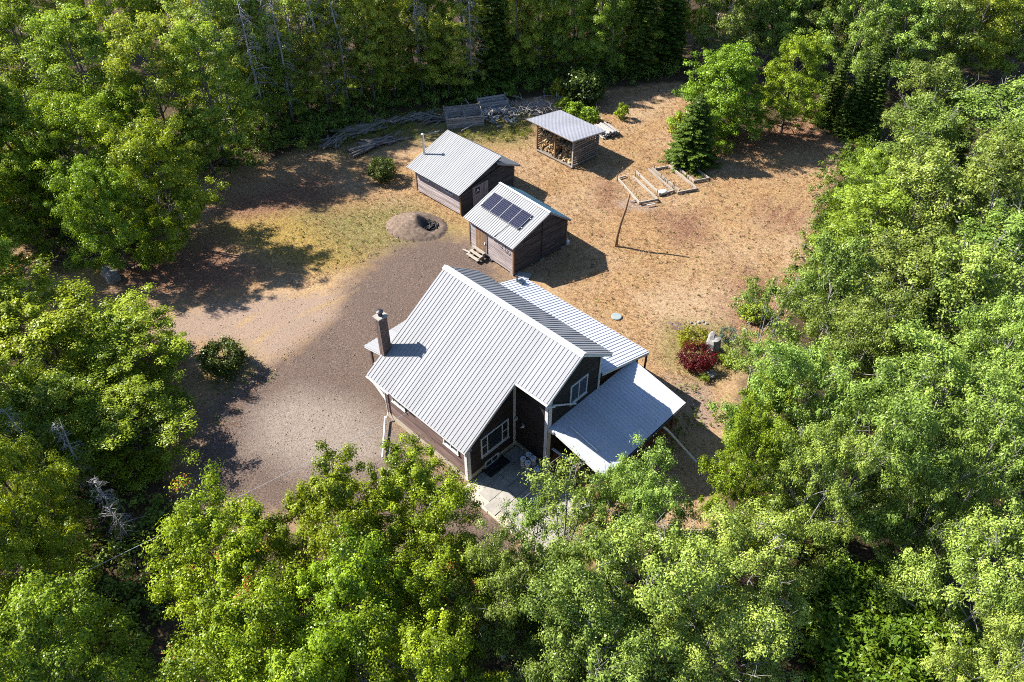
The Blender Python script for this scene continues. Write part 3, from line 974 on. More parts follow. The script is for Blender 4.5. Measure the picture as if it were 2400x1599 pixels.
# awning over the back entrance
roof_sheets(house, 'roof_house', Lc(WU0 - 0.05, 4.9, 3.98), (0, 1, 0), Vector((-1.95 - WU0 + 0.05, 0, 3.36 - 3.98)), 5.9, 0.25, 0.035)
MB().bar(Lc(-1.93, 4.88, 3.27), Lc(-1.93, -0.95, 3.27), 0.03, 0.12).build('fascia', 'trim', house)
MB().bar(Lc(-1.93, 4.87, 3.27), Lc(0.5, 4.87, 3.9), 0.03, 0.12).build('rake_board', 'trim', house)
for v in (4.6, 1.9, -0.7):
    MB().bar(Lc(-1.75, v, 0), Lc(-1.75, v, 3.3), 0.12, 0.12).build('post', 'siding_house', house)
MB().box((-1.9, -4.8, 0.1), (WU0, 0.9, 0.3)).build('step_slab', 'concrete', house)
MB().bar(Lc(-1.6, 5.0, 0.9), Lc(0.4, 5.45, 0.9), 0.12, 0.06).build('rail', 'wood_grey', house)

# chimney with real brick courses
CHU0, CHU1, CHV0, CHV1, CHZ = -0.10, 0.30, 4.52, 5.05, 6.78
chim = MB().box((CHU0, -CHV1, 0), (CHU1, -CHV0, CHZ)).build('chimney', 'mortar', house)
brick_mesh = {}


def brick(parent, c, lx, ly, lz):
    key = (round(lx, 3), round(ly, 3), round(lz, 3))
    if key not in brick_mesh:
        brick_mesh[key] = MB().box((-lx / 2, -ly / 2, -lz / 2), (lx / 2, ly / 2, lz / 2)).mesh('brick', 'brick')
    o = link('brick', brick_mesh[key], parent)
    o.location = c
    return o


row_h = 0.13
zc = 3.9
k = 0
while zc < CHZ - 0.05:
    for j in range(2):  # +v face
        lu = (CHU1 - CHU0) / 2 - 0.012
        brick(chim, Vector((CHU0 + (CHU1 - CHU0) * (j + 0.5) / 2, -CHV1 - 0.004, zc)), lu - (0.02 if k % 2 else 0), 0.02, row_h - 0.014)
    for j in range(3):  # +u face
        lv = (CHV1 - CHV0) / 3
        brick(chim, Vector((CHU1 + 0.004, -(CHV0 + lv * (j + 0.5)), zc)), 0.02, lv - (0.014 if k % 2 else 0.03), row_h - 0.014)
    zc += row_h
    k += 1
MB().box((CHU0 - 0.07, -CHV1 - 0.07, CHZ), (CHU1 + 0.07, -CHV0 + 0.07, CHZ + 0.07)).build('crown_slab', 'concrete', chim)
cm = ((CHU0 + CHU1) / 2, -(CHV0 + CHV1) / 2, CHZ + 0.08)
MB().lathe([(0.12, 0), (0.12, 0.26)], 14, cm).build('flue', 'dark_metal', chim)
MB().lathe([(0.2, 0.25), (0.2, 0.29), (0.05, 0.36)], 14, cm).build('chimney_cap', 'dark_metal', chim)
MB().box((CHU0 + 0.02, -CHV1 - 0.55, zroof(5.6) - 0.06), (CHU1 - 0.06, -CHV1 - 0.02, zroof(5.6) + 0.0)).build('flashing', 'wood_pale', house)

# downpipes
MB().tube([Lc(1.0, VL + 0.06, ZL - 0.1), Lc(0.95, VL + 0.0, ZL - 0.25), Lc(0.78, WVL + 0.1, 2.6), Lc(0.78, WVL + 0.1, 0.4), Lc(0.85, 5.9, 0.12)], 0.042, 8).build('downpipe', 'trim', house)
MB().tube([Lc(UL - 0.1, VM - 0.05, 5.5), Lc(UL - 0.05, 2.0, 5.2), Lc(9.98, 1.85, 5.0), Lc(10.0, 0.0, 3.72)], 0.05, 8).build('downpipe', 'trim', house)
MB().tube([Lc(PU + 0.06, -2.93, PZ1 - 0.15), Lc(13.95, -3.1, 2.2), Lc(15.6, -4.0, 0.12)], 0.06, 8).build('downpipe', 'trim', house)
hm = Matrix.Translation(H0) @ Matrix.Rotation(YH, 4, 'Z')


def hw(u, v, z):
    return hm @ Lc(u, v, z)


dp = MB().tube([hw(0.75, 5.95, 0.14), hw(2.95, 7.9, 0.08)], 0.058, 10).build('drain_pipe', 'trim')
tag(dp, 'long white drain pipe lying on the gravel beside the house', 'pipe')

# patio slabs
patio = MB().box((7.6, -6.3, -0.2), (13.4, -2.1, 0.005)).build('patio', 'foundation')
patio.location = H0
patio.rotation_euler = (0, 0, YH)
tag(patio, 'grey paved patio of square concrete slabs in the corner of the house', None, kind='structure')
slab_mesh = {}
for iu in range(7):
    u0 = 7.62 + iu * 0.82
    v0 = 2.1 + (0.41 if iu % 2 else 0.0)
    vs = [2.1] + [v0 + 0.82 * k for k in range(1, 7)]
    vs = [v for v in vs if v < 6.35]
    for a, b in zip(vs[:-1], vs[1:]):
        if a > 5.2 and iu < 1:
            continue
        key = round(b - a, 2)
        if key not in slab_mesh:
            slab_mesh[key] = MB().box((-0.395, -(b - a) / 2 + 0.014, -0.03), (0.395, (b - a) / 2 - 0.014, 0.025)).mesh('slab', 'concrete')
        s = link('slab', slab_mesh[key], patio)
        s.location = (u0 + 0.41, -(a + b) / 2, 0.02 + random.uniform(-0.004, 0.004))
        s.rotation_euler = (random.uniform(-0.004, 0.004), random.uniform(-0.004, 0.004), 0)

# white buckets, most of them stacked in pairs
bucket_body = MB().lathe([(0.13, 0), (0.145, 0.30), (0.158, 0.30), (0.158, 0.325), (0.147, 0.325), (0.150, 0.36)], 18).mesh('bucket', 'plastic_white', True)
bucket_lid = MB().lathe([(0.163, 0.355), (0.163, 0.385), (0.145, 0.385), (0.14, 0.375), (0.03, 0.375)], 18).mesh('lid', 'plastic_lid')
bucket_spout = MB().lathe([(0.035, 0.375), (0.035, 0.39)], 10, (0.05, 0.03, 0)).mesh('spout_cap', 'black_plastic')
where = [((8.98, 2.5), 'nearest the wall corner'), ((8.97, 2.92), 'at the house end of the patio group'), ((9.34, 2.5), 'nearest the porch rail'), ((9.33, 2.93), 'at the front of the group')]
for (u, v), txt in where:
    for lvl, z in (('lower', 0.05), ('upper', 0.435)):
        b = thing('bucket', f'{lvl} white plastic bucket of the stacked pair {txt}', 'bucket', hw(u, v, z), random.uniform(0, 6), 'white buckets on the patio')
        link('body', bucket_body, b)
        link('lid', bucket_lid, b)
        if lvl == 'upper':
            link('spout_cap', bucket_spout, b)
b = thing('bucket', 'single white plastic bucket standing apart next to the porch corner', 'bucket', hw(9.78, 2.72, 0.05), 1.0, 'white buckets on the patio')
link('body', bucket_body, b)
link('lid', bucket_lid, b)
link('spout_cap', bucket_spout, b)

# service wire
wa, wb = hw(3.3, WVL + 0.1, 2.55), at(390, 1243, 5.0)
wb2 = wa + (wb - wa) * 1.7
pts = []
for k in range(25):
    t = k / 24
    p = wa.lerp(wb2, t)
    p.z -= 0.5 * 4 * t * (1 - t) * 0.25
    pts.append(p)
wr = MB().tube(pts, 0.012, 5).build('overhead_wire', 'wire')
tag(wr, 'thin grey overhead wire running from the house down over the gravel', 'wire')

# ------------------------------------------------------------------ shed with solar panels
Y2 = -0.837
S20 = (-0.881, 48.486, 0)
shed = thing('solar_shed', 'small weathered shed with four solar panels on its white roof', 'shed', S20, Y2)
m2 = Matrix.Translation(S20) @ Matrix.Rotation(Y2, 4, 'Z')
L2, R2, E2, V2, VR2, ER2 = 5.372, 4.024, 2.59, 3.628, 2.214, 2.433
s2l, s2r = (R2 - E2) / V2, (R2 - ER2) / VR2
WB = 0.14
sw_l = wall_v('wall', 3.26, [(0.3, WB), (5.08, WB), (5.08, R2 - s2l * 3.26 - 0.07), (0.3, R2 - s2l * 3.26 - 0.07)], 1, 'siding_shed_shaded', 'siding_shed', 0.16, shed)
sw_f = wall_u('wall', 5.08, [(-1.98, WB), (3.26, WB), (3.26, R2 - s2l * 3.26 - 0.07), (0, R2 - 0.08), (-1.98, R2 - s2r * 1.98 - 0.07)], 1, 'siding_shed_shaded', 'siding_shed_shaded', 0.19, shed)
sw_r = wall_v('wall', -1.98, [(0.3, WB), (5.08, WB), (5.08, R2 - s2r * 1.98 - 0.07), (0.3, R2 - s2r * 1.98 - 0.07)], -1, 'siding_shed_shaded', 'siding_shed_shaded', 0.2, shed)
sw_b = wall_u('wall', 0.3, [(-1.98, WB), (3.26, WB), (3.26, R2 - s2l * 3.26 - 0.07), (0, R2 - 0.08), (-1.98, R2 - s2r * 1.98 - 0.07)], -1, 'siding_shed_shaded', 'siding_shed_shaded', 0.2, shed)
roof_sheets(shed, 'roof_shed', Lc(0, 0, R2), (1, 0, 0), Vector((0, -V2, E2 - R2)), L2, 0.21, 0.026)
roof_sheets(shed, 'roof_teal', Lc(0, 0, R2 - 0.012), (1, 0, 0), Vector((0, VR2, ER2 - R2)), L2, 0.21, 0.03)
MB().bar(Lc(0, 0.06, R2 + 0.03), Lc(L2, 0.06, R2 + 0.03), 0.2, 0.02).build('ridge_cap', 'trim', shed)
MB().bar(Lc(L2 - 0.03, 0.02, R2 - 0.1), Lc(L2 - 0.03, V2 - 0.05, E2 - 0.08), 0.03, 0.12).build('rake_board', 'siding_shed', shed)
MB().bar(Lc(L2 - 0.03, -0.02, R2 - 0.1), Lc(L2 - 0.03, -VR2 + 0.05, ER2 - 0.08), 0.03, 0.12).build('rake_board', 'siding_shed', shed)
MB().bar(Lc(5.135, 0.53, WB), Lc(5.135, 0.53, R2 - s2l * 0.53 - 0.12), 0.035, 0.1, (1, 0, 0)).build('batten', 'siding_shed_shaded', shed)
for u, v in ((5.09, 3.27), (5.09, -1.99), (0.3, 3.27)):
    zz = R2 - (s2l * 3.26 if v > 0 else s2r * 1.98) - 0.1
    MB().box((u - 0.06, -v - 0.05, 0.1), (u + 0.05, -v + 0.06, zz)).build('corner_board', 'wood_brown', shed)
for u in (0.5, 2.6, 4.9):
    for v in (3.1, 0.4, -1.8):
        MB().box((u - 0.16, -v - 0.18, -0.15), (u + 0.16, -v + 0.18, WB - 0.004)).build('foundation_block', 'concrete', shed)
door = MB().box((1.06, -3.315, 0.42), (2.2, -3.30, 2.1)).build('door', 'siding_shed_shaded', shed)
for k in range(6):
    MB().box((1.07 + k * 0.187, -3.345, 0.44), (1.07 + k * 0.187 + 0.178, -3.318, 2.09)).build('door_board', 'wood_brown', door)
for u in (1.0, 2.2):
    MB().box((u, -3.34, 0.4), (u + 0.06, -3.295, 2.14)).build('door_frame', 'siding_shed', door)
MB().box((2.06, -3.40, 1.15), (2.14, -3.346, 1.3)).build('handle', 'plastic_white', door)
# panels
sd = Vector((0, -V2, E2 - R2)).normalized()
nn = Vector((1, 0, 0)).cross(sd)
nn = nn if nn.z > 0 else -nn
rotp = Matrix((Vector((1, 0, 0)), -sd, nn)).transposed().to_4x4()
pg = MB().box((-0.484, -0.74, 0), (0.484, 0.74, 0.012)).mesh('cells', 'solar_cells')
pf = MB()
for a, b in (((-0.502, -0.76, -0.02), (0.502, -0.74, 0.02)), ((-0.502, 0.74, -0.02), (0.502, 0.76, 0.02)), ((-0.502, -0.74, -0.02), (-0.484, 0.74, 0.02)), ((0.484, -0.74, -0.02), (0.502, 0.74, 0.02))):
    pf.box(a, b)
pf = pf.mesh('panel_frame', 'panel_alloy')
for k in range(4):
    pn = link('solar_panel', pf, shed)
    pn.matrix_local = Matrix.Translation(Lc(0.98 + k * 1.01, 0, R2) + sd * 1.72 + nn * 0.13) @ rotp
    link('cells', pg, pn)
for t in (1.25, 2.2):
    MB().bar(Lc(0.4, 0, R2) + sd * t + nn * 0.075, Lc(4.65, 0, R2) + sd * t + nn * 0.075, 0.04, 0.05, nn).build('mounting_rail', 'steel', shed)
MB().tube([Lc(3.5, 0, R2) + sd * 2.5 + nn * 0.06, Lc(3.42, 0, R2) + sd * 3.85 + nn * 0.06, Lc(3.42, 3.6, 2.3), Lc(3.42, 3.33, 2.0)], 0.025, 6).build('conduit', 'wood_grey', shed)
MB().tube([Lc(4.3, 3.33, 2.2), Lc(4.35, 3.36, 1.8), Lc(4.55, 3.36, 1.65), Lc(4.7, 3.36, 1.85), Lc(4.6, 3.36, 2.0)], 0.018, 6).build('cable', 'black_plastic', shed)

# wooden steps at its door
steps = thing('wooden_steps', 'pale wooden steps below the door of the solar shed', 'steps', S20, Y2)
for k, (v, z) in enumerate(((3.55, 0.52), (3.85, 0.34), (4.15, 0.17))):
    for j in range(2):
        MB().box((0.98, -v - 0.13 - j * 0.0 + (0.13 if j else 0), z - 0.035), (2.25, -v - 0.01 + (0.13 if j else 0), z)).build('tread', 'wood_pale', steps)
for u in (1.06, 2.1):
    MB().prism([Lc(u, 3.4, 0.0), Lc(u, 4.28, 0.0), Lc(u, 4.28, 0.12), Lc(u, 3.4, 0.47)], Vector((0.06, 0, 0))).build('stringer', 'wood_pale', steps)
bd = MB().box((-0.35, -0.06, 0), (0.35, 0.06, 0.05)).build('loose_board', 'wood_pale')
bd.location = m2 @ Lc(0.55, 3.9, -0.02)
bd.rotation_euler = (0, 0, Y2 + 0.2)
tag(bd, 'short pale board lying beside the solar shed steps', 'board')
bd = MB().box((-0.5, -0.3, 0), (0.5, 0.3, 0.12)).build('stone_slab', 'concrete')
bd.location = m2 @ Lc(5.6, 2.75, -0.06)
bd.rotation_euler = (0, 0, Y2 + 0.5)
tag(bd, 'flat pale slab on the ground at the near corner of the solar shed', 'slab')
jug = MB().lathe([(0.16, 0), (0.17, 0.25), (0.07, 0.36), (0.05, 0.45)], 12).build('plastic_jug', 'plastic_white')
jug.location = m2 @ Lc(4.9, -2.4, -0.05)
tag(jug, 'small white jug in the shade behind the solar shed', 'jug')

# ------------------------------------------------------------------ long shed with the stovepipe
Y1 = -0.773
S10 = (-5.349, 57.243, 0)
barn = thing('workshop_shed', 'long weathered shed with stovepipe and uneven white metal roof', 'shed', S10, Y1)
m1 = Matrix.Translation(S10) @ Matrix.Rotation(Y1, 4, 'Z')
L1, R1, E1, V1 = 6.316, 3.775, 2.236, 4.651
s1l = (R1 - E1) / V1
WV1, WU, WUB, WR1 = 4.117, 5.84, 0.58, -1.83
zw1 = R1 - s1l * WV1 - 0.07
bl = wall_v('wall', WV1, [(WUB, 0.1), (WU, 0.1), (WU, zw1), (WUB, zw1)], 1, 'siding_shed_shaded', 'siding_shed', 0.14, barn)
bf = wall_u('wall', WU, [(WR1, 0.1), (WV1, 0.1), (WV1, zw1), (0.45, R1 - s1l * 0.45 - 0.08), (0.1, 3.25), (WR1, 2.2)], 1, 'siding_shed_shaded', 'siding_shed_shaded', 0.19, barn)
bb = wall_u('wall', WUB, [(WR1, 0.1), (WV1, 0.1), (WV1, zw1), (0.45, R1 - s1l * 0.45 - 0.08), (0.1, 3.25), (WR1, 2.2)], -1, 'siding_shed_shaded', 'siding_shed_shaded', 0.19, barn)
br_ = wall_v('wall', WR1, [(WUB, 0.1), (WU, 0.1), (WU, 2.2), (WUB, 2.2)], -1, 'siding_shed_shaded', 'siding_shed_shaded', 0.19, barn)
roof_sheets(barn, 'roof_shed', Lc(0, 0, R1), (1, 0, 0), Vector((0, -V1, E1 - R1)), L1, 0.2, 0.022)
roof_sheets(barn, 'roof_shed', Lc(0.1, 0.5, 3.36), (1, 0, 0), Vector((0, 2.7, 2.13 - 3.36)), L1 - 0.1, 0.2, 0.03)
MB().bar(Lc(L1 - 0.03, 0.02, R1 - 0.1), Lc(L1 - 0.03, V1 - 0.05, E1 - 0.08), 0.03, 0.12).build('rake_board', 'siding_shed_shaded', barn)
MB().bar(Lc(L1 - 0.03, 0.4, 3.22), Lc(L1 - 0.03, -2.15, 2.05), 0.03, 0.12).build('rake_board', 'siding_shed', barn)
MB().bar(Lc(0.1, -2.17, 2.06), Lc(L1, -2.17, 2.06), 0.03, 0.12).build('fascia', 'trim', barn)
MB().bar(Lc(0.05, 0.0, R1 - 0.12), Lc(L1 - 0.05, 0.0, R1 - 0.12), 0.03, 0.2).build('fascia', 'siding_shed', barn)
for u, v, zt in ((WU + 0.01, WV1 + 0.01, zw1), (WU + 0.01, WR1 - 0.01, 2.15), (WUB - 0.01, WV1 + 0.01, zw1)):
    MB().box((u - 0.06, -v - 0.05, 0.05), (u + 0.05, -v + 0.06, zt)).build('corner_board', 'wood_brown', barn)
bdoor = MB().box((WU + 0.035, -2.85, 0.15), (WU + 0.05, -1.12, 2.0)).build('door', 'siding_shed_shaded', barn)
for k in range(9):
    v = 2.84 - k * 0.19
    MB().box((WU + 0.052, -v, 0.16), (WU + 0.078, -v + 0.182, 1.99)).build('door_board', 'siding_shed', bdoor)
MB().bar(Lc(WU + 0.1, 3.2, 2.05), Lc(WU + 0.1, -0.9, 2.75), 0.05, 0.08).build('track_rail', 'dark_metal', barn)
sg = MB().box((WU + 0.08, -2.54, 1.30), (WU + 0.10, -2.08, 1.80)).build('sign', 'sign_black', bdoor)
em = MB()
for a, b in (((2.44, 1.42), (2.31, 1.68)), ((2.31, 1.68), (2.18, 1.42))):
    em.bar(Lc(WU + 0.105, a[0], a[1]), Lc(WU + 0.105, b[0], b[1]), 0.012, 0.075, (1, 0, 0)) if False else em.bar(Lc(WU + 0.105, a[0], a[1]), Lc(WU + 0.105, b[0], b[1]), 0.075, 0.012, (1, 0, 0))
em.build('emblem', 'plastic_white', bdoor)
window(bl, lambda s, z: Lc(s, WV1, z), (0, -1, 0), 1.35, 2.25, 1.62, 2.1, bars=(1.8,), fw=0.05)
window(bl, lambda s, z: Lc(s, WV1, z), (0, -1, 0), 4.1, 5.05, 1.58, 2.1, bars=(4.57,), fw=0.05)
MB().tube([Lc(0.35, 2.92, 2.6), Lc(0.35, 2.92, 4.55)], 0.09, 12).build('stovepipe', 'steel', barn)
MB().lathe([(0.09, 0.0), (0.14, 0.02), (0.14, 0.10), (0.04, 0.16)], 12, tuple(Lc(0.35, 2.92, 4.5))).build('pipe_cap', 'steel', barn)

# ------------------------------------------------------------------ woodshed
YW = -0.815
SW0 = (4.375, 63.651, 0)
wood = thing('woodshed', 'open fronted woodshed with slatted sides and flat grey metal roof', 'woodshed', SW0, YW)
mw = Matrix.Translation(SW0) @ Matrix.Rotation(YW, 4, 'Z')
LW, VW, ZB, ZF = 5.491, 4.283, 2.439, 2.982
WW0, WW1, WB0, WF = 0.60, 4.95, 0.35, 3.516


def zwr(v):
    return ZB + (ZF - ZB) * v / VW


roof_sheets(wood, 'roof_galv', Lc(0, VW, ZF), (1, 0, 0), Vector((0, VW, ZB - ZF)), LW, 0.16, 0.018, per=6)
MB().bar(Lc(0, VW - 0.03, ZF - 0.06), Lc(LW, VW - 0.03, ZF - 0.06), 0.03, 0.08).build('fascia', 'wood_brown', wood)
MB().bar(Lc(LW - 0.05, VW - 0.05, ZF - 0.08), Lc(LW - 0.05, 0.05, ZB - 0.08), 0.05, 0.12).build('rafter', 'wood_grey', wood)
for u in (WW0, 2.8, WW1):
    for v in (WF, WB0):
        MB().bar(Lc(u, v, 0), Lc(u, v, zwr(v) - 0.03), 0.13, 0.13).build('post', 'wood_brown' if u < 4 else 'wood_grey', wood)
for v in (WF, WB0):
    MB().bar(Lc(0.2, v, zwr(v) - 0.1), Lc(LW - 0.2, v, zwr(v) - 0.1), 0.1, 0.12).build('beam', 'wood_brown', wood)
for u, d in ((WW1 + 0.08, 1), (WW0 - 0.08, -1)):
    for k in range(11):
        z = 0.2 + k * 0.215
        MB().bar(Lc(u, WF + 0.05, z), Lc(u, WB0 - 0.05, z), 0.03, 0.135).build('slat', 'wood_weathered', wood)
for k in range(10):
    z = 0.2 + k * 0.225
    MB().bar(Lc(WW0, WB0 - 0.09, z), Lc(WW1, WB0 - 0.09, z), 0.03, 0.15).build('slat', 'wood_weathered', wood)
for k in range(14):
    v = WF + 0.16 - k * 0.235
    MB().box((WW0 - 0.1, -v, 0.06), (WW1 + 0.1, -v + 0.16, 0.12)).build('floor_board', 'wood_weathered', wood)
for u in (3.4, 3.75, 4.1, 4.4):
    MB().bar(Lc(u, 1.4 + 0.2 * math.sin(u * 9), 0.12), Lc(u + 0.1, 1.2, 2.3), 0.09, 0.05).build('upright', 'wood_brown', wood)

log_meshes = []
for k in range(5):
    r = random.uniform(0.06, 0.10)
    mb = MB()
    an = [0, 0.9, 1.9, 3.0]
    outl = [Vector((-0.2, 0, 0))] + [Vector((-0.2, r * 1.5 * math.cos(a), r * 1.5 * math.sin(a))) for a in an[:random.choice((3, 4))]]
    mb.prism(outl, Vector((0.4, 0, 0)))
    log_meshes.append(mb.mesh('log', 'firewood'))


def stack_logs(parent, spots, spread=0.5, tilt=0.35):
    for p, yaw in spots:
        o = link('log', random.choice(log_meshes), parent)
        o.location = p
        o.rotation_euler = (random.uniform(-3.1, 3.1), random.uniform(-tilt, tilt), yaw + random.uniform(-spread, spread))


fw1 = thing('firewood_pile', 'big heap of split firewood in the left bay of the woodshed', 'firewood', SW0, YW)
sp = []
for k in range(210):
    u = random.uniform(0.75, 2.72)
    v = random.uniform(0.7, 3.2)
    top = 2.3 - 0.62 * max(0, v - 1.6) - 0.2 * abs(u - 1.2)
    z = top - random.uniform(0, 0.16)
    sp.append((Lc(u, v, max(z, 0.2)), math.pi / 2))
for k in range(170):
    sp.append((Lc(random.uniform(0.72, 2.7), random.uniform(2.75, 3.3) , random.uniform(0.16, 1.95)), math.pi / 2))
stack_logs(fw1, sp, 0.5)
MB().prism([Lc(0.72, 0.6, 0.12), Lc(0.72, 3.1, 0.12), Lc(0.72, 3.0, 0.95), Lc(0.72, 1.6, 2.05), Lc(0.72, 0.6, 2.05)], Vector((2.0, 0, 0))).build('inner_stack', 'wood_brown', fw1)
fw2 = thing('firewood_pile', 'low scatter of split firewood in the right bay of the woodshed', 'firewood', SW0, YW)
sp = []
for k in range(150):
    u, v = random.uniform(2.95, 4.8), random.uniform(0.6, 3.3)
    sp.append((Lc(u, v, 0.18 + max(0, (2.9 - v)) * 0.7 * random.random() + random.uniform(0, 0.1)), math.pi / 2))
for k in range(110):
    sp.append((Lc(random.uniform(2.9, 4.8), random.uniform(2.2, 2.9), random.uniform(0.16, 1.35)), math.pi / 2))
stack_logs(fw2, sp, 0.7, 0.5)

# weathered log stack at its far side
ls = thing('log_stack', 'low stack of grey weathered logs behind the woodshed', 'logs', at(1418, 312), 0.5)
for k in range(26):
    row = k // 9
    x = (k % 9) * 0.2 - 0.85 + 0.1 * (row % 2)
    MB().tube([(x, -0.9 + random.uniform(-.2, .2), 0.12 + row * 0.19), (x + random.uniform(-.1, .1), 0.9 + random.uniform(-.2, .3), 0.12 + row * 0.19)], random.uniform(0.07, 0.1), 7).build('log', 'wood_grey', ls)

# ------------------------------------------------------------------ raised beds
def z4(x, y):
    return at(1200 + x * 0.23596, 230 + y * 0.23596)


def bed(label, boards, stakes):
    base = z4(*boards[0][0])
    t = thing('raised_bed', label, 'garden bed', base, 0, 'raised garden beds on the lawn')
    for a, b, h in boards:
        p, q = z4(*a) - base, z4(*b) - base
        o = MB().bar((-(q - p).length / 2, 0, 0), ((q - p).length / 2, 0, 0), 0.09, h).build('board', 'wood_pale', t)
        o.location = (p + q) / 2 + Vector((0, 0, h / 2 - 0.04))
        o.rotation_euler = (random.uniform(-.05, .05), 0, math.atan2(q.y - p.y, q.x - p.x))
    for s in stakes:
        p = z4(*s) - base
        MB().bar(p + Vector((0, 0, -0.1)), p + Vector((random.uniform(-.05, .05), 0, random.uniform(0.4, 0.6))), 0.05, 0.05).build('stake', 'wood_brown', t)
    return t


bed('raised bed of pale boards at the end closest to the leaning pole', [((1045, 800), (1265, 1050), .22), ((1200, 785), (1445, 1015), .22), ((1265, 1050), (1445, 1015), .2), ((1050, 800), (1130, 775), .12)],
    [(1045, 810), (1225, 770), (1440, 960)])
bed('raised bed of pale boards, second from the leaning pole, with a white sack', [((1225, 735), (1470, 965), .22), ((1355, 715), (1600, 930), .22), ((1470, 965), (1600, 930), .2)], [(1415, 705), (1480, 805)])
bed('raised bed of pale boards, third from the leaning pole, greenest inside', [((1390, 705), (1660, 930), .22), ((1560, 680), (1830, 905), .22), ((1640, 950), (1835, 912), .22), ((1420, 712), (1550, 688), .2)],
    [(1520, 835), (1595, 890), (1612, 890), (1525, 670)])
bed('raised bed of pale boards beside the big spruce', [((1575, 645), (1810, 835), .22), ((1780, 672), (1950, 805), .22), ((1800, 838), (1955, 808), .22), ((1540, 605), (1640, 592), .2)],
    [(1548, 640), (1738, 780), (1728, 790)])
sk = MB()
sk.lathe([(0.05, 0), (0.32, 0.03), (0.36, 0.12), (0.2, 0.24), (0.04, 0.26)], 12)
sk = sk.build('sack', 'sack', None, True)
sk.location = z4(1500, 940)
sk.scale = (1.2, 0.8, 1)
tag(sk, 'crumpled white sack lying at the end of a raised bed', 'sack')
for i, (a, b) in enumerate((((1340, 1070), (1420, 1055)), ((1180, 1030), (1245, 1010)))):
    p, q = z4(*a), z4(*b)
    o = MB().bar(p + Vector((0, 0, .05)), q + Vector((0, 0, .06)), 0.12, 0.05).build('loose_board', 'wood_grey')
    tag(o, ('grey board lying in the sand below the first raised bed', 'dark board end lying at the corner of the first raised bed')[i], 'board')

# leaning pole
pb = at(1444, 576)
pole = MB().tube([pb + Vector((0, 0, -0.3)), pb + Vector((0.03, 0.1, 0.8)), pb + Vector((0.15, 0.0, 2.0)), pb + Vector((0.42, 0.1, 3.2)), pb + Vector((0.56, 0.1, 4.45))], [0.11, 0.11, 0.10, 0.085, 0.07], 9).build('wooden_pole', 'wood_brown', None, True)
tag(pole, 'crooked brown wooden pole standing alone on the dry lawn', 'pole')

# round septic lid
lid = MB().lathe([(0.36, 0), (0.36, 0.06), (0.32, 0.085), (0.03, 0.085)], 24).build('septic_lid', 'septic')
lid.location = at(1445, 741) + Vector((0, 0, -0.07))
tag(lid, 'round pale grey lid set flush in the dry lawn', 'lid')

# ------------------------------------------------------------------ gravel mound with a burnt fire pit
def mound():
    c = at(976, 530)
    n, rx, ry = 44, 2.5, 2.0
    g = np.linspace(-1.15, 1.15, n)
    X, Y = np.meshgrid(g, g)
    r = np.hypot(X, Y)
    rr = np.random.default_rng(5)
    Z = 1.15 * np.clip(1 - r, 0, 1) ** 0.85 - 0.5 * np.clip(r - 0.9, 0, 1) + 0.05 * np.sin(X * 5 + Y * 3) * np.clip(1 - r, 0, 1)
    pit = np.exp(-(((X - 0.42) / 0.36) ** 2 + ((Y + 0.02) / 0.45) ** 2) * 1.6)
    Z = Z - 0.75 * pit + rr.normal(0, 0.03, Z.shape) + 0.07 * np.sin(X * 9 + 1) * np.sin(Y * 7 + 2) * np.clip(1.05 - r, 0, 1) - 0.06
    idx = np.arange(n * n).reshape(n, n)
    q = np.stack([idx[:-1, :-1], idx[:-1, 1:], idx[1:, 1:], idx[1:, :-1]], -1).reshape(-1, 4)
    me = fast_mesh('gravel_mound', np.stack([X * rx, Y * ry, Z], -1).reshape(-1, 3), q, smooth=True)
    me.materials.append(MATS['gravel_mound'])
    o = link('gravel_mound', me)
    o.location = c
    o.rotation_euler = (0, 0, -0.25)
    tag(o, 'low mound of brown gravel with a burnt hollow near the sheds', 'mound')
    keep = pit.ravel()[q].min(1) > 0.42
    me2 = fast_mesh('ash_bed', np.stack([X * rx, Y * ry, Z + 0.02 + rr.uniform(0, 0.03, Z.shape)], -1).reshape(-1, 3), q[keep])
    me2.materials.append(MATS['charcoal'])
    link('ash_bed', me2, o)
    for k in range(34):
        an = random.uniform(0, 6.28)
        rad = random.uniform(0.0, 1.0) ** 0.5
        x, y = 1.05 + 0.75 * rad * math.cos(an), 0.0 + 0.65 * rad * math.sin(an)
        s = random.uniform(0.08, 0.24)
        mb = MB()
        mb.tube([(-s, 0, 0), (s, random.uniform(-.05, .05), random.uniform(-.03, .03))], random.uniform(0.03, 0.07), 6)
        b = mb.build('burnt_log', 'charcoal', o)
        b.location = (x, y, 0.16 + 0.10 * rad)
        b.rotation_euler = (0, random.uniform(-.3, .3), random.uniform(0, 6))


mound()


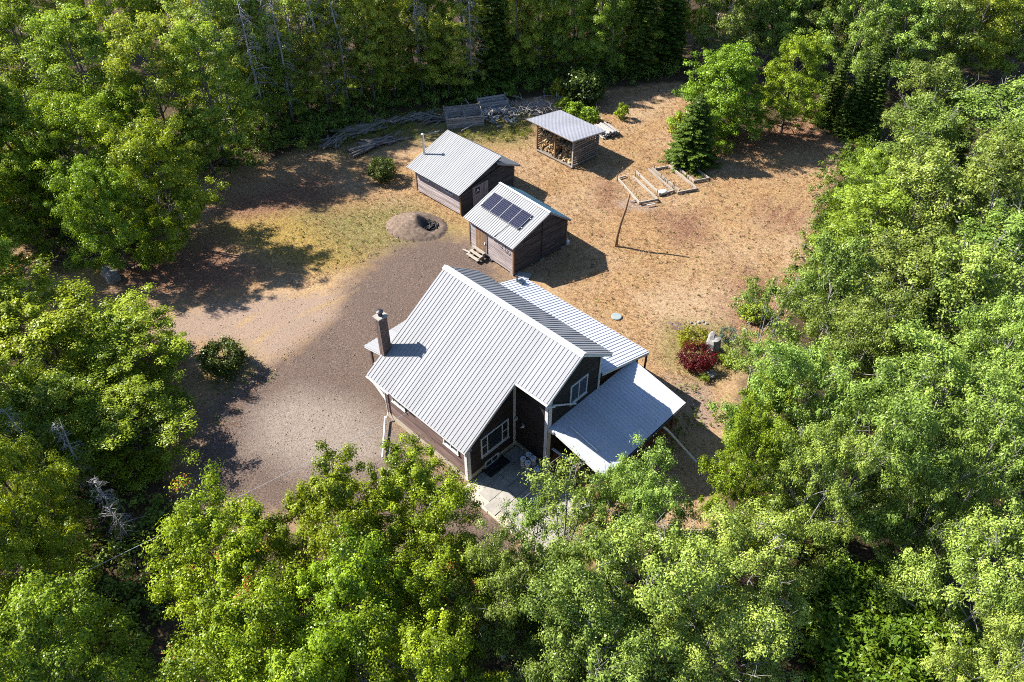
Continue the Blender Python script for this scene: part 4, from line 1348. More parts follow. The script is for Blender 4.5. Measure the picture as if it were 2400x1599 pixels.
# ------------------------------------------------------------------ rocks
def rock(label, loc, size, seed, tilt=0.0, mat='rock'):
    rr = np.random.default_rng(seed)
    nu, nv = 14, 10
    vs, fs = [], []
    ph = rr.uniform(0, 6, 6)
    for j in range(nv + 1):
        th = math.pi * j / nv
        for i in range(nu):
            a = 2 * math.pi * i / nu
            d = Vector((math.sin(th) * math.cos(a), math.sin(th) * math.sin(a), math.cos(th)))
            k = 1 + 0.13 * math.sin(3 * d.x + ph[0]) + 0.12 * math.sin(4 * d.y + ph[1]) + 0.08 * math.sin(7 * d.z + 3 * d.x + ph[2]) + rr.normal(0, 0.03)
            s = max(abs(d.x), abs(d.y), abs(d.z)) ** -0.45
            vs.append((d.x * k * s * size[0], d.y * k * s * size[1], d.z * k * s * size[2]))
    for j in range(nv):
        for i in range(nu):
            a, b = j * nu + i, j * nu + (i + 1) % nu
            fs.append((a, a + nu, b + nu, b))
    o = MB().add(vs, fs).build('boulder', mat)
    o.location = loc
    o.rotation_euler = (0, tilt, rr.uniform(0, 6))
    return tag(o, label, 'boulder')


rock('tall standing grey boulder with a white top in the flower bed', at(1668, 822) + Vector((0, 0, 0.5)), (0.42, 0.38, 0.8), 4, 0.1)
rock('dark grey boulder under the dark tree beside the left drive', at(263, 652) + Vector((0, 0, 0.25)), (0.65, 0.55, 0.6), 9, 0.1)
rock('small grey boulder in the shade of the bushes at the left border of the picture', at(28, 512) + Vector((0, 0, 0.2)), (0.9, 0.5, 0.4), 12)
ORD_ = ['first', 'second', 'third', 'fourth', 'fifth', 'sixth', 'seventh', 'eighth', 'ninth']
for k in range(5):
    x, y = (1565 + k * 14 + random.uniform(-4, 4), 752 + 5 * math.sin(k) + random.uniform(-3, 3))
    rock(f'small pale stone edging the back of the flower bed, {ORD_[k]} from the left', at(1620 + k * 9, 757 + 4 * math.sin(k * 1.7)) + Vector((0, 0, 0.0)), (0.10, 0.09, 0.07), 30 + k)['group'] = 'edging stones of the flower bed'
pond = rock('small dark wet stone between the red shrub and the brown plants', at(1665, 878), (0.35, 0.25, 0.12), 61)
# loose bricks on the lawn
for k, (x, y) in enumerate(((1572, 757), (1580, 762), (1590, 758), (1584, 770), (1594, 768), (1602, 763), (1598, 776))):
    bk = MB().box((-0.2, -0.1, 0), (0.2, 0.1, 0.06)).build('paving_brick', 'brick')
    bk.location = at(x, y) + Vector((0, 0, -0.06))
    bk.rotation_euler = (0, 0, -0.6 + random.uniform(-.08, .08))
    tag(bk, f'flat pinkish paving brick in the lawn by the yellow shrub, {ORD_[k]} of seven', 'brick', 'paving bricks by the flower bed')

# ------------------------------------------------------------------ lumber heaps along the wood edge
def z3(x, y, z=0.0):
    return at(740 + x * 0.24639, 200 + y * 0.24639, z)


def heap(label, a, b, n, width, length, mat='wood_weathered', levels=3, round_=False, jitter=0.12, wb=(0.1, 0.22)):
    """boards or poles lying roughly along the line a-b"""
    A, B = z3(*a), z3(*b)
    d = (B - A)
    ln = d.length
    yaw = math.atan2(d.y, d.x)
    t = thing('lumber_heap', label, 'lumber', A, yaw)
    for k in range(n):
        lv = k * levels // n
        l = length * random.uniform(0.55, 1.1)
        x = random.uniform(l * 0.3, max(l * 0.35, ln - l * 0.3))
        y = random.uniform(-width, width) * (1 - 0.2 * lv)
        z = 0.1 + lv * 0.13 + random.uniform(0, 0.06)
        if round_:
            mb = MB().tube([(-l / 2, 0, 0), (0, random.uniform(-.06, .06), 0), (l / 2, 0, 0)], random.uniform(0.045, 0.11), 7)
        else:
            mb = MB().box((-l / 2, -random.uniform(*wb) / 2, -0.02), (l / 2, random.uniform(*wb) / 2, 0.02))
        o = mb.build('pole' if round_ else 'board', mat, t)
        o.location = (x, y, z)
        o.rotation_euler = (random.uniform(-.1, .1), random.uniform(-.06, .06), random.gauss(0, jitter))
    return t


heap('heap of long grey boards in the grass, furthest from the sheds', (230, 500), (640, 370), 34, 0.9, 3.4, jitter=0.32, wb=(0.15, 0.4))
heap('heap of thin weathered poles and logs lying in the pale grass', (330, 650), (860, 480), 28, 0.6, 2.8, round_=True, jitter=0.3)
heap('long low row of grey boards between the lumber heap and the bins', (620, 400), (980, 310), 28, 0.6, 2.4, jitter=0.4)
heap('scatter of dark grey timber offcuts below the slatted bins', (980, 380), (1230, 300), 18, 0.7, 1.4, jitter=0.6)
heap('tangle of broken grey boards and sticks at the left end of the lumber line', (60, 620), (300, 480), 24, 0.9, 2.0, round_=True, jitter=0.5)
heap('litter of grey scrap boards between the long row and the slatted bins', (900, 340), (1200, 270), 26, 0.9, 1.6, jitter=0.7)
for i, (a, b, txt) in enumerate((((1390, 455), (1580, 365), 'long pale pole leaning over the grass before the slatted bins'), ((1060, 492), (1180, 468), 'thin pale pole lying behind the stovepipe shed'),
                                 ((1520, 400), (1560, 385), 'short grey board end beside the slatted bins'))):
    p, q = z3(*a), z3(*b)
    o = MB().tube([p + Vector((0, 0, 0.25)), q + Vector((0, 0, 0.35))], 0.06, 7).build('loose_pole', 'wood_grey')
    tag(o, txt, 'pole')


def slat_bin(label, a, b, n, h, depth_to, cells):
    """slatted timber bin: back and front walls of boards, end walls, posts"""
    A, B = z3(*a), z3(*b)
    d = B - A
    yaw = math.atan2(d.y, d.x)
    t = thing('slatted_bin', label, 'bin', A, yaw)
    ln = d.length
    for y, hh in ((0.0, h), (-depth_to, h * 0.8)):
        for k in range(n):
            z = 0.12 + k * (hh / n)
            o = MB().bar((-0.05, y + (0.04 if y == 0 else -0.04), z), (ln + 0.05, y + (0.04 if y == 0 else -0.04), z + random.uniform(-.02, .02)), 0.03, hh / n - 0.05).build('slat', 'wood_grey', t)
        for c in range(cells + 1):
            x = ln * c / cells
            MB().bar((x, y, -0.1), (x, y, hh + 0.15), 0.09, 0.09).build('post', 'wood_grey', t)
    for c in range(cells + 1):
        x = ln * c / cells
        for k in range(0, n, 2):
            z = 0.12 + k * (h / n)
            MB().bar((x + 0.065, -0.05, z), (x + 0.065, -depth_to + 0.05, z), 0.03, h / n - 0.05).build('slat', 'wood_grey', t)
    return t


slat_bin('double slatted timber bin of grey boards behind the long shed', (1225, 335), (1560, 300), 6, 1.35, 1.9, 2)
slat_bin('long slatted box of grey boards at the wood edge behind the bins', (1540, 215), (1800, 175), 4, 1.0, 0.9, 1)
t = thing('pallet', 'grey pallet leaning on the end of the slatted bins', 'pallet', z3(1520, 280), 1.9)
for k in range(7):
    MB().bar((0, 0.1 * k, 0.1 + 0.17 * k), (1.2, 0.1 * k, 0.1 + 0.17 * k), 0.03, 0.11).build('slat', 'wood_grey', t)
for x in (0.05, 0.6, 1.15):
    MB().bar((x, -0.03, 0.05), (x, 0.66, 1.25), 0.06, 0.06).build('runner', 'wood_grey', t)

sh = thing('split_wood_heap', 'untidy heap of grey split wood beyond the slatted bins', 'firewood', z3(1740, 300), 0)
glogs = []
for k in range(4):
    mb = MB()
    r = random.uniform(0.05, 0.1)
    mb.prism([Vector((-0.25, r * 1.5 * math.cos(a), r * 1.5 * math.sin(a))) for a in (0, 1.7, 3.2, 4.6)], Vector((0.5, 0, 0)))
    glogs.append(mb.mesh('log', 'wood_grey'))
for k in range(130):
    x, y = random.gauss(0, 1.5), random.gauss(0, 0.9)
    o = link('log', random.choice(glogs), sh)
    o.location = (x, y, 0.1 + max(0, 0.7 - 0.28 * math.hypot(x, y * 1.4)) * random.uniform(0.6, 1))
    o.rotation_euler = (random.uniform(-3, 3), random.uniform(-.6, .6), random.uniform(0, 6.28))


# ------------------------------------------------------------------ vegetation
def leaf_cloud(rng, cen, rad, per, leaf, up=0.5, shell=0.45, wl=0.62, droop=0.25, hang=0.0):
    """rhombic leaves spread over ellipsoidal clumps; returns verts, quads, tint"""
    n = len(cen)
    idx = np.repeat(np.arange(n), per)
    m = len(idx)
    d = rng.normal(size=(m, 3))
    d /= np.linalg.norm(d, axis=1, keepdims=True)
    r = np.clip(np.abs(rng.normal(0.62 + 0.2 * shell, 0.30, m)), 0.05, 1.45)
    pos = cen[idx] + d * rad[idx] * r[:, None]
    nrm = d * 0.8 + np.array([0, 0, up]) + rng.normal(size=(m, 3)) * 0.34
    nrm /= np.linalg.norm(nrm, axis=1, keepdims=True)
    t = rng.normal(size=(m, 3)) + d * 0.6 + np.array([0, 0, -hang])
    t -= (t * nrm).sum(1, keepdims=True) * nrm
    t /= np.linalg.norm(t, axis=1, keepdims=True) + 1e-9
    b = np.cross(nrm, t)
    L = leaf * rng.uniform(0.65, 1.25, m)[:, None]
    v0 = pos - t * L * 0.5
    v1 = pos + b * L * wl * 0.5
    v2 = pos + t * L * 0.5 - np.array([0, 0, 1]) * L * droop
    v3 = pos - b * L * wl * 0.5
    V = np.stack([v0, v1, v2, v3], 1).reshape(-1, 3)
    Q = np.arange(m * 4).reshape(m, 4)
    ct = rng.random(n)
    tint = np.clip(0.6 * ct[idx] + 0.4 * rng.random(m), 0, 1) * 0.94
    hot = rng.random(n) < 0.02
    tint = np.where(hot[idx] & (rng.random(m) < 0.35), 1.0, tint)
    return V, Q, np.repeat(tint, 4)


def limb(mb, p, q, r0, r1, bend=0.12, seg=6, n=4):
    p, q = Vector(p), Vector(q)
    off = Vector((random.uniform(-1, 1), random.uniform(-1, 1), random.uniform(-.3, .6))) * (q - p).length * bend
    pts, rs = [], []
    for k in range(n + 1):
        t = k / n
        pts.append(p.lerp(q, t) + off * 4 * t * (1 - t) * 0.5)
        rs.append(r0 + (r1 - r0) * t)
    mb.tube(pts, rs, seg, caps=False)
    return pts


def broadleaf(name, seed, H=10.0, R=3.0, base=0.22, n_limb=15, subs=5, clump=0.62, per=150, leaf=0.17, leafmat='leaf_green', bark='bark_grey',
              narrow=1.0, extra=30, up=0.5, hang=0.0, spires=10, stems=1, wl=0.62, shell=0.35, girth=0.013, twigs=0):
    """a tree prototype: meshes (trunk with limbs, crown)"""
    random.seed(seed)
    rng = np.random.default_rng(seed)
    tr = MB()
    cen, rad = [], []
    for st in range(stems):
        an0 = random.uniform(0, 6.28)
        lean = Vector((math.cos(an0), math.sin(an0), 0)) * (0.05 * H if stems == 1 else 0.18 * R + 0.2 * R * random.random())
        top = lean + Vector((0, 0, H * 0.86))
        r0 = girth * H / (stems ** 0.4)
        spine = limb(tr, (lean.x * 0.1, lean.y * 0.1, -0.4), top, r0, r0 * 0.2, 0.04, 8, 7)

        def at_h(z):
            z = max(0.0, min(z, H * 0.86))
            for a, b in zip(spine[:-1], spine[1:]):
                if b.z >= z:
                    return a.lerp(b, (z - a.z) / (b.z - a.z))
            return spine[-1]
        nl = max(4, n_limb // stems)
        for k in range(nl):
            f_ = (k + random.random() * 0.8) / nl
            z0 = H * (base + (0.80 - base) * f_)
            an = k * 2.399 + random.uniform(-.5, .5)
            prof = math.sin(math.pi * min(1, (0.25 + 0.75 * f_) ** 0.8)) ** 0.6 if f_ < 0.98 else 0.2
            reach = R * max(0.25, prof) * random.uniform(0.75, 1.05) * narrow
            p = at_h(z0 - 0.05 * H)
            rise = (0.10 + 0.14 * f_) * H * random.uniform(0.7, 1.3)
            tip = p + Vector((math.cos(an) * reach, math.sin(an) * reach, rise))
            tip.z = min(tip.z, H * 0.97)
            pts = limb(tr, p, tip, r0 * 0.42 * (1 - 0.5 * f_), r0 * 0.08, 0.16)
            for s in range(subs):
                t = random.uniform(0.45, 1.0)
                j = min(len(pts) - 2, int(t * (len(pts) - 1)))
                bp = pts[j].lerp(pts[j + 1], t * (len(pts) - 1) - j)
                sa = an + random.uniform(-1.4, 1.4)
                sl = R * random.uniform(0.16, 0.42)
                stip = bp + Vector((math.cos(sa) * sl, math.sin(sa) * sl, random.uniform(-0.08, 0.3) * R))
                limb(tr, bp, stip, r0 * 0.1, r0 * 0.035, 0.15, 4, 2)
                c = clump * random.uniform(0.65, 1.25)
                cen.append(stip)
                rad.append((c, c, c * random.uniform(0.55, 0.9)))
            cen.append(tip)
            rad.append((clump, clump, clump * 0.8))
        for k in range(spires // stems):
            an, rr = random.uniform(0, 6.28), R * random.uniform(0, 0.75) * narrow
            z = H * (0.96 - 0.22 * (rr / R) ** 1.5) * random.uniform(0.9, 1.0)
            c = clump * random.uniform(0.35, 0.6)
            q = Vector((top.x * 0.8 + math.cos(an) * rr, top.y * 0.8 + math.sin(an) * rr, z))
            cen.append(q)
            rad.append((c, c, c * random.uniform(1.6, 2.6)))
            limb(tr, q - Vector((0, 0, 1.6 * c + 0.8)), q + Vector((0, 0, c)), r0 * 0.08, r0 * 0.03, 0.05, 4, 2)
        cen.append(top)
        rad.append((clump, clump, clump))
    for k in range(extra):
        an, rr = random.uniform(0, 6.28), R * math.sqrt(random.random()) * narrow
        z = H * random.uniform(base + 0.08, 0.9)
        wz = math.sin(math.pi * ((z / H - base) / (1 - base)) ** 0.8)
        c = clump * random.uniform(0.6, 1.2)
        cen.append(Vector((math.cos(an) * rr * max(wz, .2), math.sin(an) * rr * max(wz, .2), z)))
        rad.append((c, c, c * 0.75))
    # bare dead twigs poking out of the crown
    for k in range(twigs):
        an, f_ = random.uniform(0, 6.28), random.uniform(0.35, 0.95)
        ro = R * math.sin(math.pi * min(0.95, f_)) ** 0.5
        p = Vector((math.cos(an) * ro * 0.65, math.sin(an) * ro * 0.65, H * f_ * 0.95))
        q = Vector((math.cos(an) * ro * 1.02, math.sin(an) * ro * 1.02, H * f_ + random.uniform(0.1, 0.9)))
        limb(tr, p, q, 0.022, 0.008, 0.12, 4, 3)
        for j in range(3):
            b = p.lerp(q, random.uniform(0.5, 1.0))
            limb(tr, b, b + Vector((random.uniform(-.5, .5), random.uniform(-.5, .5), random.uniform(0.0, 0.6))), 0.014, 0.006, 0.1, 3, 2)
    cen = np.array([tuple(c) for c in cen])
    rad = np.array(rad)
    # clumps of the top are fuller than those in the shaded middle
    V, Q, T = leaf_cloud(rng, cen, rad, per, leaf, up, shell, wl, 0.25, hang)
    me = fast_mesh('crown', V, Q, T)
    me.materials.append(MATS[leafmat])
    return {'trunk': tr.mesh('trunk', bark, True), 'crown': me, 'H': H, 'R': R}


PROTO = {}
PROTO['maple'] = [broadleaf('m', 101 + k, 10, 3.0, 0.14, 18, 10, 0.44, 210, 0.108, 'leaf_maple', 'bark_grey', 1.0, 60, spires=30, stems=2) for k in range(3)]
PROTO['ash'] = [broadleaf('a', 131 + k, 10, 3.0, 0.16, 18, 10, 0.46, 190, 0.12, 'leaf_pale', 'bark_pale', 1.0, 60, up=0.35, hang=0.7, spires=12, stems=2, wl=0.5, twigs=14) for k in range(3)]
PROTO['green'] = [broadleaf('g', 151 + k, 10, 3.0, 0.08, 18, 10, 0.46, 200, 0.115, 'leaf_green', 'bark_dark', 1.0, 70, spires=20) for k in range(3)]
PROTO['full'] = [broadleaf('fu', 161 + k, 10, 3.2, 0.02, 22, 10, 0.48, 175, 0.125, 'leaf_left', 'bark_grey', 1.0, 120, spires=18, stems=2) for k in range(2)]
PROTO['round'] = [broadleaf('r', 171 + k, 10, 3.0, 0.0, 24, 10, 0.46, 110, 0.14, 'leaf_round', 'bark_grey', 1.0, 330, spires=8) for k in range(2)]
PROTO['sparse'] = [broadleaf('s', 181 + k, 10, 2.6, 0.2, 13, 7, 0.40, 95, 0.125, 'leaf_pale', 'bark_pale', 1.0, 12, up=0.35, hang=0.5, spires=16, stems=3, wl=0.55, twigs=14) for k in range(2)]
PROTO['far'] = [broadleaf('f', 201 + k, 14, 3.2, 0.16, 18, 8, 0.58, 130, 0.17, 'leaf_far', 'bark_grey', 1.0, 50, spires=16, girth=0.010) for k in range(3)]
PROTO['farpale'] = [broadleaf('fp', 221 + k, 12, 3.2, 0.14, 18, 8, 0.58, 130, 0.16, 'leaf_pale', 'bark_pale', 1.0, 50, spires=12, girth=0.010, twigs=14) for k in range(3)]
PROTO['aspen'] = [broadleaf('as', 241 + k, 17, 2.1, 0.30, 17, 5, 0.52, 80, 0.17, 'leaf_aspen', 'bark_aspen', 1.0, 10, spires=8, girth=0.0065) for k in range(4)]


def spruce(seed, H=8.0, R=2.3, leafmat='needles', bark='bark_dark', tiers=24, dens=1.0):
    random.seed(seed)
    rng = np.random.default_rng(seed)
    tr = MB()
    tr.tube([(0, 0, -0.3), (0.03, 0.02, H * 0.5), (0, 0, H * 0.98)], [0.016 * H, 0.011 * H, 0.003 * H], 7)
    P, D, Ln = [], [], []
    for k in range(tiers):
        f_ = k / (tiers - 1)
        z = H * (0.05 + 0.93 * f_)
        rr = R * (1 - f_) ** 0.62 * random.uniform(0.88, 1.08) + 0.12
        nb = max(5, int(15 * (1 - f_) + 6))
        for b in range(nb):
            an = 6.283 * b / nb + random.uniform(-.3, .3) + k
            ln = rr * random.uniform(0.8, 1.12)
            tip = Vector((math.cos(an) * ln, math.sin(an) * ln, z - 0.22 * ln + 0.12 * rr))
            root = Vector((0, 0, z + 0.05))
            if b % 2 == 0 and ln > 0.5:
                tr.tube([root, tip], [0.02, 0.006], 3, False)
            m = max(4, int(ln * 15 * dens))
            for j in range(m):
                t = 0.22 + 0.78 * (j + random.random()) / m
                p = root.lerp(tip, t)
                p.z -= 0.10 * math.sin(math.pi * t) * ln
                for side in (-1, 1):
                    w = 0.42 * (1.15 - t) * ln ** 0.5 + 0.10
                    dv = Vector((math.cos(an) * 0.8 - side * math.sin(an), math.sin(an) * 0.8 + side * math.cos(an), -0.12 + random.uniform(-.25, .25)))
                    P.append(p)
                    D.append(dv.normalized())
                    Ln.append(w * random.uniform(0.6, 1.1))
    P, D, Ln = np.array([tuple(p) for p in P]), np.array([tuple(d) for d in D]), np.array(Ln)[:, None]
    m = len(P)
    up = np.tile([0, 0, 1.0], (m, 1)) + rng.normal(size=(m, 3)) * 0.5
    s = np.cross(D, up)
    s /= np.linalg.norm(s, axis=1, keepdims=True)
    wd = 0.05 * H / 8
    V = np.stack([P, P + D * Ln * 0.45 + s * wd, P + D * Ln - np.array([0, 0, 0.04]), P + D * Ln * 0.45 - s * wd], 1).reshape(-1, 3)
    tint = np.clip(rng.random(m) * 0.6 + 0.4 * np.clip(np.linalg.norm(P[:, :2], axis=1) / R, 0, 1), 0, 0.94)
    me = fast_mesh('crown', V, np.arange(m * 4).reshape(m, 4), np.repeat(tint, 4))
    me.materials.append(MATS[leafmat])
    return {'trunk': tr.mesh('trunk', bark, True), 'crown': me, 'H': H, 'R': R}


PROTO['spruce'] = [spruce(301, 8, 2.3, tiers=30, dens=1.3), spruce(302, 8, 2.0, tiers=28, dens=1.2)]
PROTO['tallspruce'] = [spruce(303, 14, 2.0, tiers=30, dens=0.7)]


def snag(seed, H=14.0):
    """dead spruce: bare grey trunk with drooping leafless twigs"""
    random.seed(seed)
    tr = MB()
    tr.tube([(0, 0, -0.3), (random.uniform(-.3, .3), random.uniform(-.3, .3), H * 0.5), (random.uniform(-.5, .5), random.uniform(-.5, .5), H)], [0.12, 0.085, 0.02], 7)
    tw = MB()
    for k in range(85):
        f_ = random.uniform(0.18, 0.97)
        an = random.uniform(0, 6.28)
        ln = 1.7 * (1 - f_) ** 0.6 * random.uniform(0.5, 1.2) + 0.25
        p = Vector((0, 0, H * f_))
        q = p + Vector((math.cos(an) * ln, math.sin(an) * ln, -0.35 * ln * random.uniform(0.4, 1.4)))
        tw.tube([p, p.lerp(q, 0.55) + Vector((0, 0, 0.1)), q], [0.028, 0.018, 0.006], 3, False)
        for j in range(4):
            t = random.uniform(0.4, 1)
            b = p.lerp(q, t)
            tw.tube([b, b + Vector((random.uniform(-.4, .4), random.uniform(-.4, .4), -random.uniform(0.1, 0.4)))], [0.011, 0.004], 3, False)
    return {'trunk': tr.mesh('trunk', 'snag_wood', True), 'branches': tw.mesh('branches', 'snag_wood'), 'H': H, 'R': 1.5}


PROTO['snag'] = [snag(401), snag(402, 12), snag(403, 15)]


def shrub(seed, R=1.0, H=1.2, clumps=50, per=60, leaf=0.09, mat='leaf_bush', clump=0.28, up=0.5, wl=0.6, shell=0.3, ball=True):
    random.seed(seed)
    rng = np.random.default_rng(seed)
    tr = MB()
    cen = []
    for k in range(clumps):
        d = Vector((random.gauss(0, 1), random.gauss(0, 1), random.gauss(0, 1))).normalized()
        rr = random.uniform(0.72, 1.0) if ball else random.uniform(0.2, 1.0)
        p = Vector((d.x * R * rr, d.y * R * rr, H * 0.5 + d.z * H * 0.5 * rr))
        p.z = max(p.z, 0.08)
        cen.append(tuple(p))
        if k % 4 == 0:
            tr.tube([(d.x * 0.08, d.y * 0.08, -0.1), (p.x * 0.6, p.y * 0.6, p.z * 0.6), tuple(p)], [0.03, 0.02, 0.008], 4, False)
    rad = np.array([(clump, clump, clump * 0.8)] * clumps) * rng.uniform(0.7, 1.25, (clumps, 1))
    V, Q, T = leaf_cloud(rng, np.array(cen), rad, per, leaf, up, shell, wl)
    me = fast_mesh('foliage', V, Q, T)
    me.materials.append(MATS[mat])
    return {'stems': tr.mesh('stems', 'bark_dark'), 'foliage': me, 'H': H, 'R': R}


def plant(name, cat, label, proto, loc, sx=1.0, sz=1.0, rz=None, group=None):
    o = thing(name, label, cat, loc, random.uniform(0, 6.28) if rz is None else rz, group)
    o.scale = (sx, sx * random.uniform(0.95, 1.05), sz)
    for part, me in proto.items():
        if part not in 'HR':
            link(part, me, o)
    return o


# clipped bushes and the flower bed
sb = shrub(501, 1.0, 1.55, 90, 70, 0.10, 'leaf_bush', 0.26)
plant('round_bush', 'bush', 'round clipped green bush on the gravel left of the house', sb, at(533, 862), 1.32, 1.25)
plant('round_bush', 'bush', 'round clipped green bush on the lawn left of the long shed', sb, at(897, 418), 1.22, 1.15)
rs = shrub(502, 1.0, 1.1, 70, 75, 0.09, 'leaf_red', 0.28, up=0.7)
plant('red_maple_shrub', 'shrub', 'low dark red Japanese maple in the flower bed', rs, at(1630, 852), 1.12, 1.15)
ys = shrub(503, 1.0, 0.7, 60, 60, 0.09, 'leaf_yellow', 0.24)
plant('yellow_shrub', 'shrub', 'low yellow green shrub beside the standing boulder', ys, at(1622, 797), 1.0, 1.0)
ys2 = shrub(504, 0.7, 0.6, 30, 45, 0.08, 'leaf_yellow', 0.2)
plant('yellow_shrub', 'shrub', 'small yellow green shrub at the corner of the flower bed by the bricks', ys2, at(1606, 808), 0.7, 0.6)
bs_ = shrub(505, 1.0, 1.3, 60, 60, 0.08, 'leaf_bluegreen', 0.26)
plant('blue_green_bush', 'bush', 'blue green bush on the far side of the standing boulder', bs_, at(1705, 800), 0.62, 0.85)
br2 = shrub(506, 1.0, 0.8, 50, 40, 0.09, 'leaf_brown', 0.26, ball=False)
plant('brown_plant', 'plant', 'withered brown plants right of the red maple shrub', br2, at(1728, 845), 0.95, 0.8)
gs = shrub(507, 1.0, 0.8, 50, 45, 0.10, 'fern_leaf', 0.25, ball=False)
plant('garden_plant', 'plant', 'light green leafy plant below the brown plants in the flower bed', gs, at(1703, 850), 0.72, 0.8)
plant('garden_plant', 'plant', 'green plant at the front tip of the flower bed', gs, at(1650, 890), 0.4, 0.5)
mg = shrub(508, 1.0, 1.2, 60, 60, 0.15, 'leaf_green', 0.3)
plant('green_bush', 'bush', 'low dark green bush at the lawn edge right of the flower bed', mg, at(1770, 742), 1.05, 0.85)
tallplant = shrub(509, 0.6, 1.5, 34, 40, 0.2, 'leaf_green', 0.22, up=0.2, wl=0.35)
plant('tall_plant', 'plant', 'upright clump of long leaves standing on the shaded lawn', tallplant, at(1456, 278), 1.05, 1.0)
hedge = shrub(510, 1.0, 1.3, 60, 50, 0.16, 'leaf_green', 0.3)
for k, (x, y) in enumerate(((1325, 262), (1350, 272), (1378, 285))):
    plant('leafy_shrub', 'shrub', ('first', 'middle', 'last')[k] + ' leafy shrub of the row behind the woodshed roof, counted from the left', hedge, at(x, y), 0.95, 1.0, group='shrubs behind the woodshed')
small = shrub(511, 0.5, 0.5, 22, 34, 0.09, 'undergrowth_leaf', 0.18, ball=False)
yel = shrub(512, 1.0, 2.2, 60, 45, 0.2, 'leaf_yellow', 0.35, ball=False)
plant('yellow_bush', 'bush', 'tall yellow orange bush at the dark wood edge behind the woodshed', yel, at(1308, 232), 0.75, 1.0)
plant('yellow_bush', 'bush', 'yellow green bush between the spruce and the round maple', yel, at(1592, 318), 1.1, 1.0)
dk = shrub(513, 1.4, 2.4, 110, 60, 0.2, 'leaf_bush', 0.42)
plant('dark_bush', 'bush', 'large dark green bush at the wood edge beside the yellow bush', dk, at(1365, 236), 1.4, 1.3)

sumac = shrub(520, 1.7, 2.8, 130, 85, 0.2, 'fern_leaf', 0.42, up=0.8, wl=0.4, ball=False)
for k, (x, y) in enumerate(((1930, 1440), (2030, 1460), (2135, 1500), (1955, 1540), (2075, 1560), (2190, 1570), (2010, 1640))):
    plant('sumac_bush', 'bush', 'bright green sumac bush in the bottom right hollow, ' + ('topmost', 'second in the upper row', 'third in the upper row', 'first in the lower row', 'second in the lower row', 'third in the lower row', 'cut by the lower picture edge')[k],
          sumac, at(x, y), 1.0, 1.2, group='sumac bushes in the bottom right hollow')
ORD = ['first', 'second', 'third', 'fourth', 'fifth', 'sixth', 'seventh', 'eighth', 'ninth', 'tenth', 'eleventh', 'twelfth', 'thirteenth', 'fourteenth', 'fifteenth', 'sixteenth', 'seventeenth', 'eighteenth', 'nineteenth', 'twentieth']
NAMES = {'maple': 'maple_tree', 'ash': 'ash_tree', 'green': 'broadleaf_tree', 'round': 'maple_tree', 'sparse': 'poplar_tree', 'full': 'broadleaf_tree', 'far': 'broadleaf_tree', 'farpale': 'ash_tree', 'aspen': 'aspen_tree',
         'spruce': 'spruce_tree', 'tallspruce': 'spruce_tree', 'snag': 'dead_spruce'}
TREES = []


def tree(kind, label, px, py, rp, h, zc=0.62, group=None, fit=0.9):
    """tree whose crown middle is seen at (px, py) with radius rp px when it is h metres tall"""
    c = at(px, py, h * zc)
    R = fit * rp * depth_of(c) / F_PX
    pr = random.choice(PROTO[kind])
    o = thing(NAMES[kind], label, 'tree', (c.x, c.y, -0.05), random.uniform(0, 6.28), group)
    s = R / pr['R']
    o.scale = (s, s, h / pr['H'])
    for part, me in pr.items():
        if part not in 'HR':
            link(part, me, o)
    TREES.append((c.x, c.y, R))
    return o


random.seed(77)
# --- foreground, left to right
FRONT = 'yellow green maples at the bottom of the picture'
for a in (('maple', 'maple with orange tipped leaves, leftmost of the row before the gravel yard', 550, 1330, 175, 9),
          ('maple', 'maple with two tall leafy spires standing right before the gravel yard', 770, 1240, 170, 9.5),
          ('maple', 'maple whose top covers the near left corner of the house wall', 960, 1215, 160, 9),
          ('maple', 'yellow green maple in the second row, below the leftmost maple', 560, 1500, 190, 9),
          ('maple', 'yellow green maple in the second row, middle of the bottom left', 800, 1440, 190, 9.5),
          ('maple', 'maple with red tips just left of the patio walk', 1075, 1370, 150, 8),
          ('maple', 'maple cut by the lower edge of the picture, left of the middle', 720, 1610, 180, 9),
          ('maple', 'maple cut by the lower edge of the picture below the patio', 1010, 1560, 170, 9)):
    tree(*a[:6], group=FRONT)
FR2 = 'pale green trees before the porch'
for a in (('sparse', 'thin poplar with bare pale stems growing before the patio', 1320, 1235, 150, 8.5),
          ('ash', 'pale green ash before the patio poplar, left of the middle', 1330, 1400, 170, 9),
          ('ash', 'slim ash between the red tipped maple and the patio poplar', 1180, 1405, 130, 8.5),
          ('ash', 'ash with drooping leaves whose top touches the porch roof corner', 1500, 1215, 130, 8.5),
          ('ash', 'large ash below the porch roof, in the middle of the group', 1560, 1390, 190, 9.5),
          ('ash', 'ash next to the dark gap at the right of the porch trees', 1735, 1340, 165, 7.5),
          ('ash', 'ash cut by the lower edge of the picture below the porch', 1420, 1550, 180, 9),
          ('ash', 'ash cut by the lower edge of the picture beside the ferny hollow', 1650, 1545, 175, 7.5),
          ('sparse', 'small thin poplar before the porch roof edge', 1420, 1190, 80, 7.5),
          ('sparse', 'thin poplar over the near end of the patio walk', 1235, 1300, 115, 7.5)):
    tree(*a[:6], group=FR2)
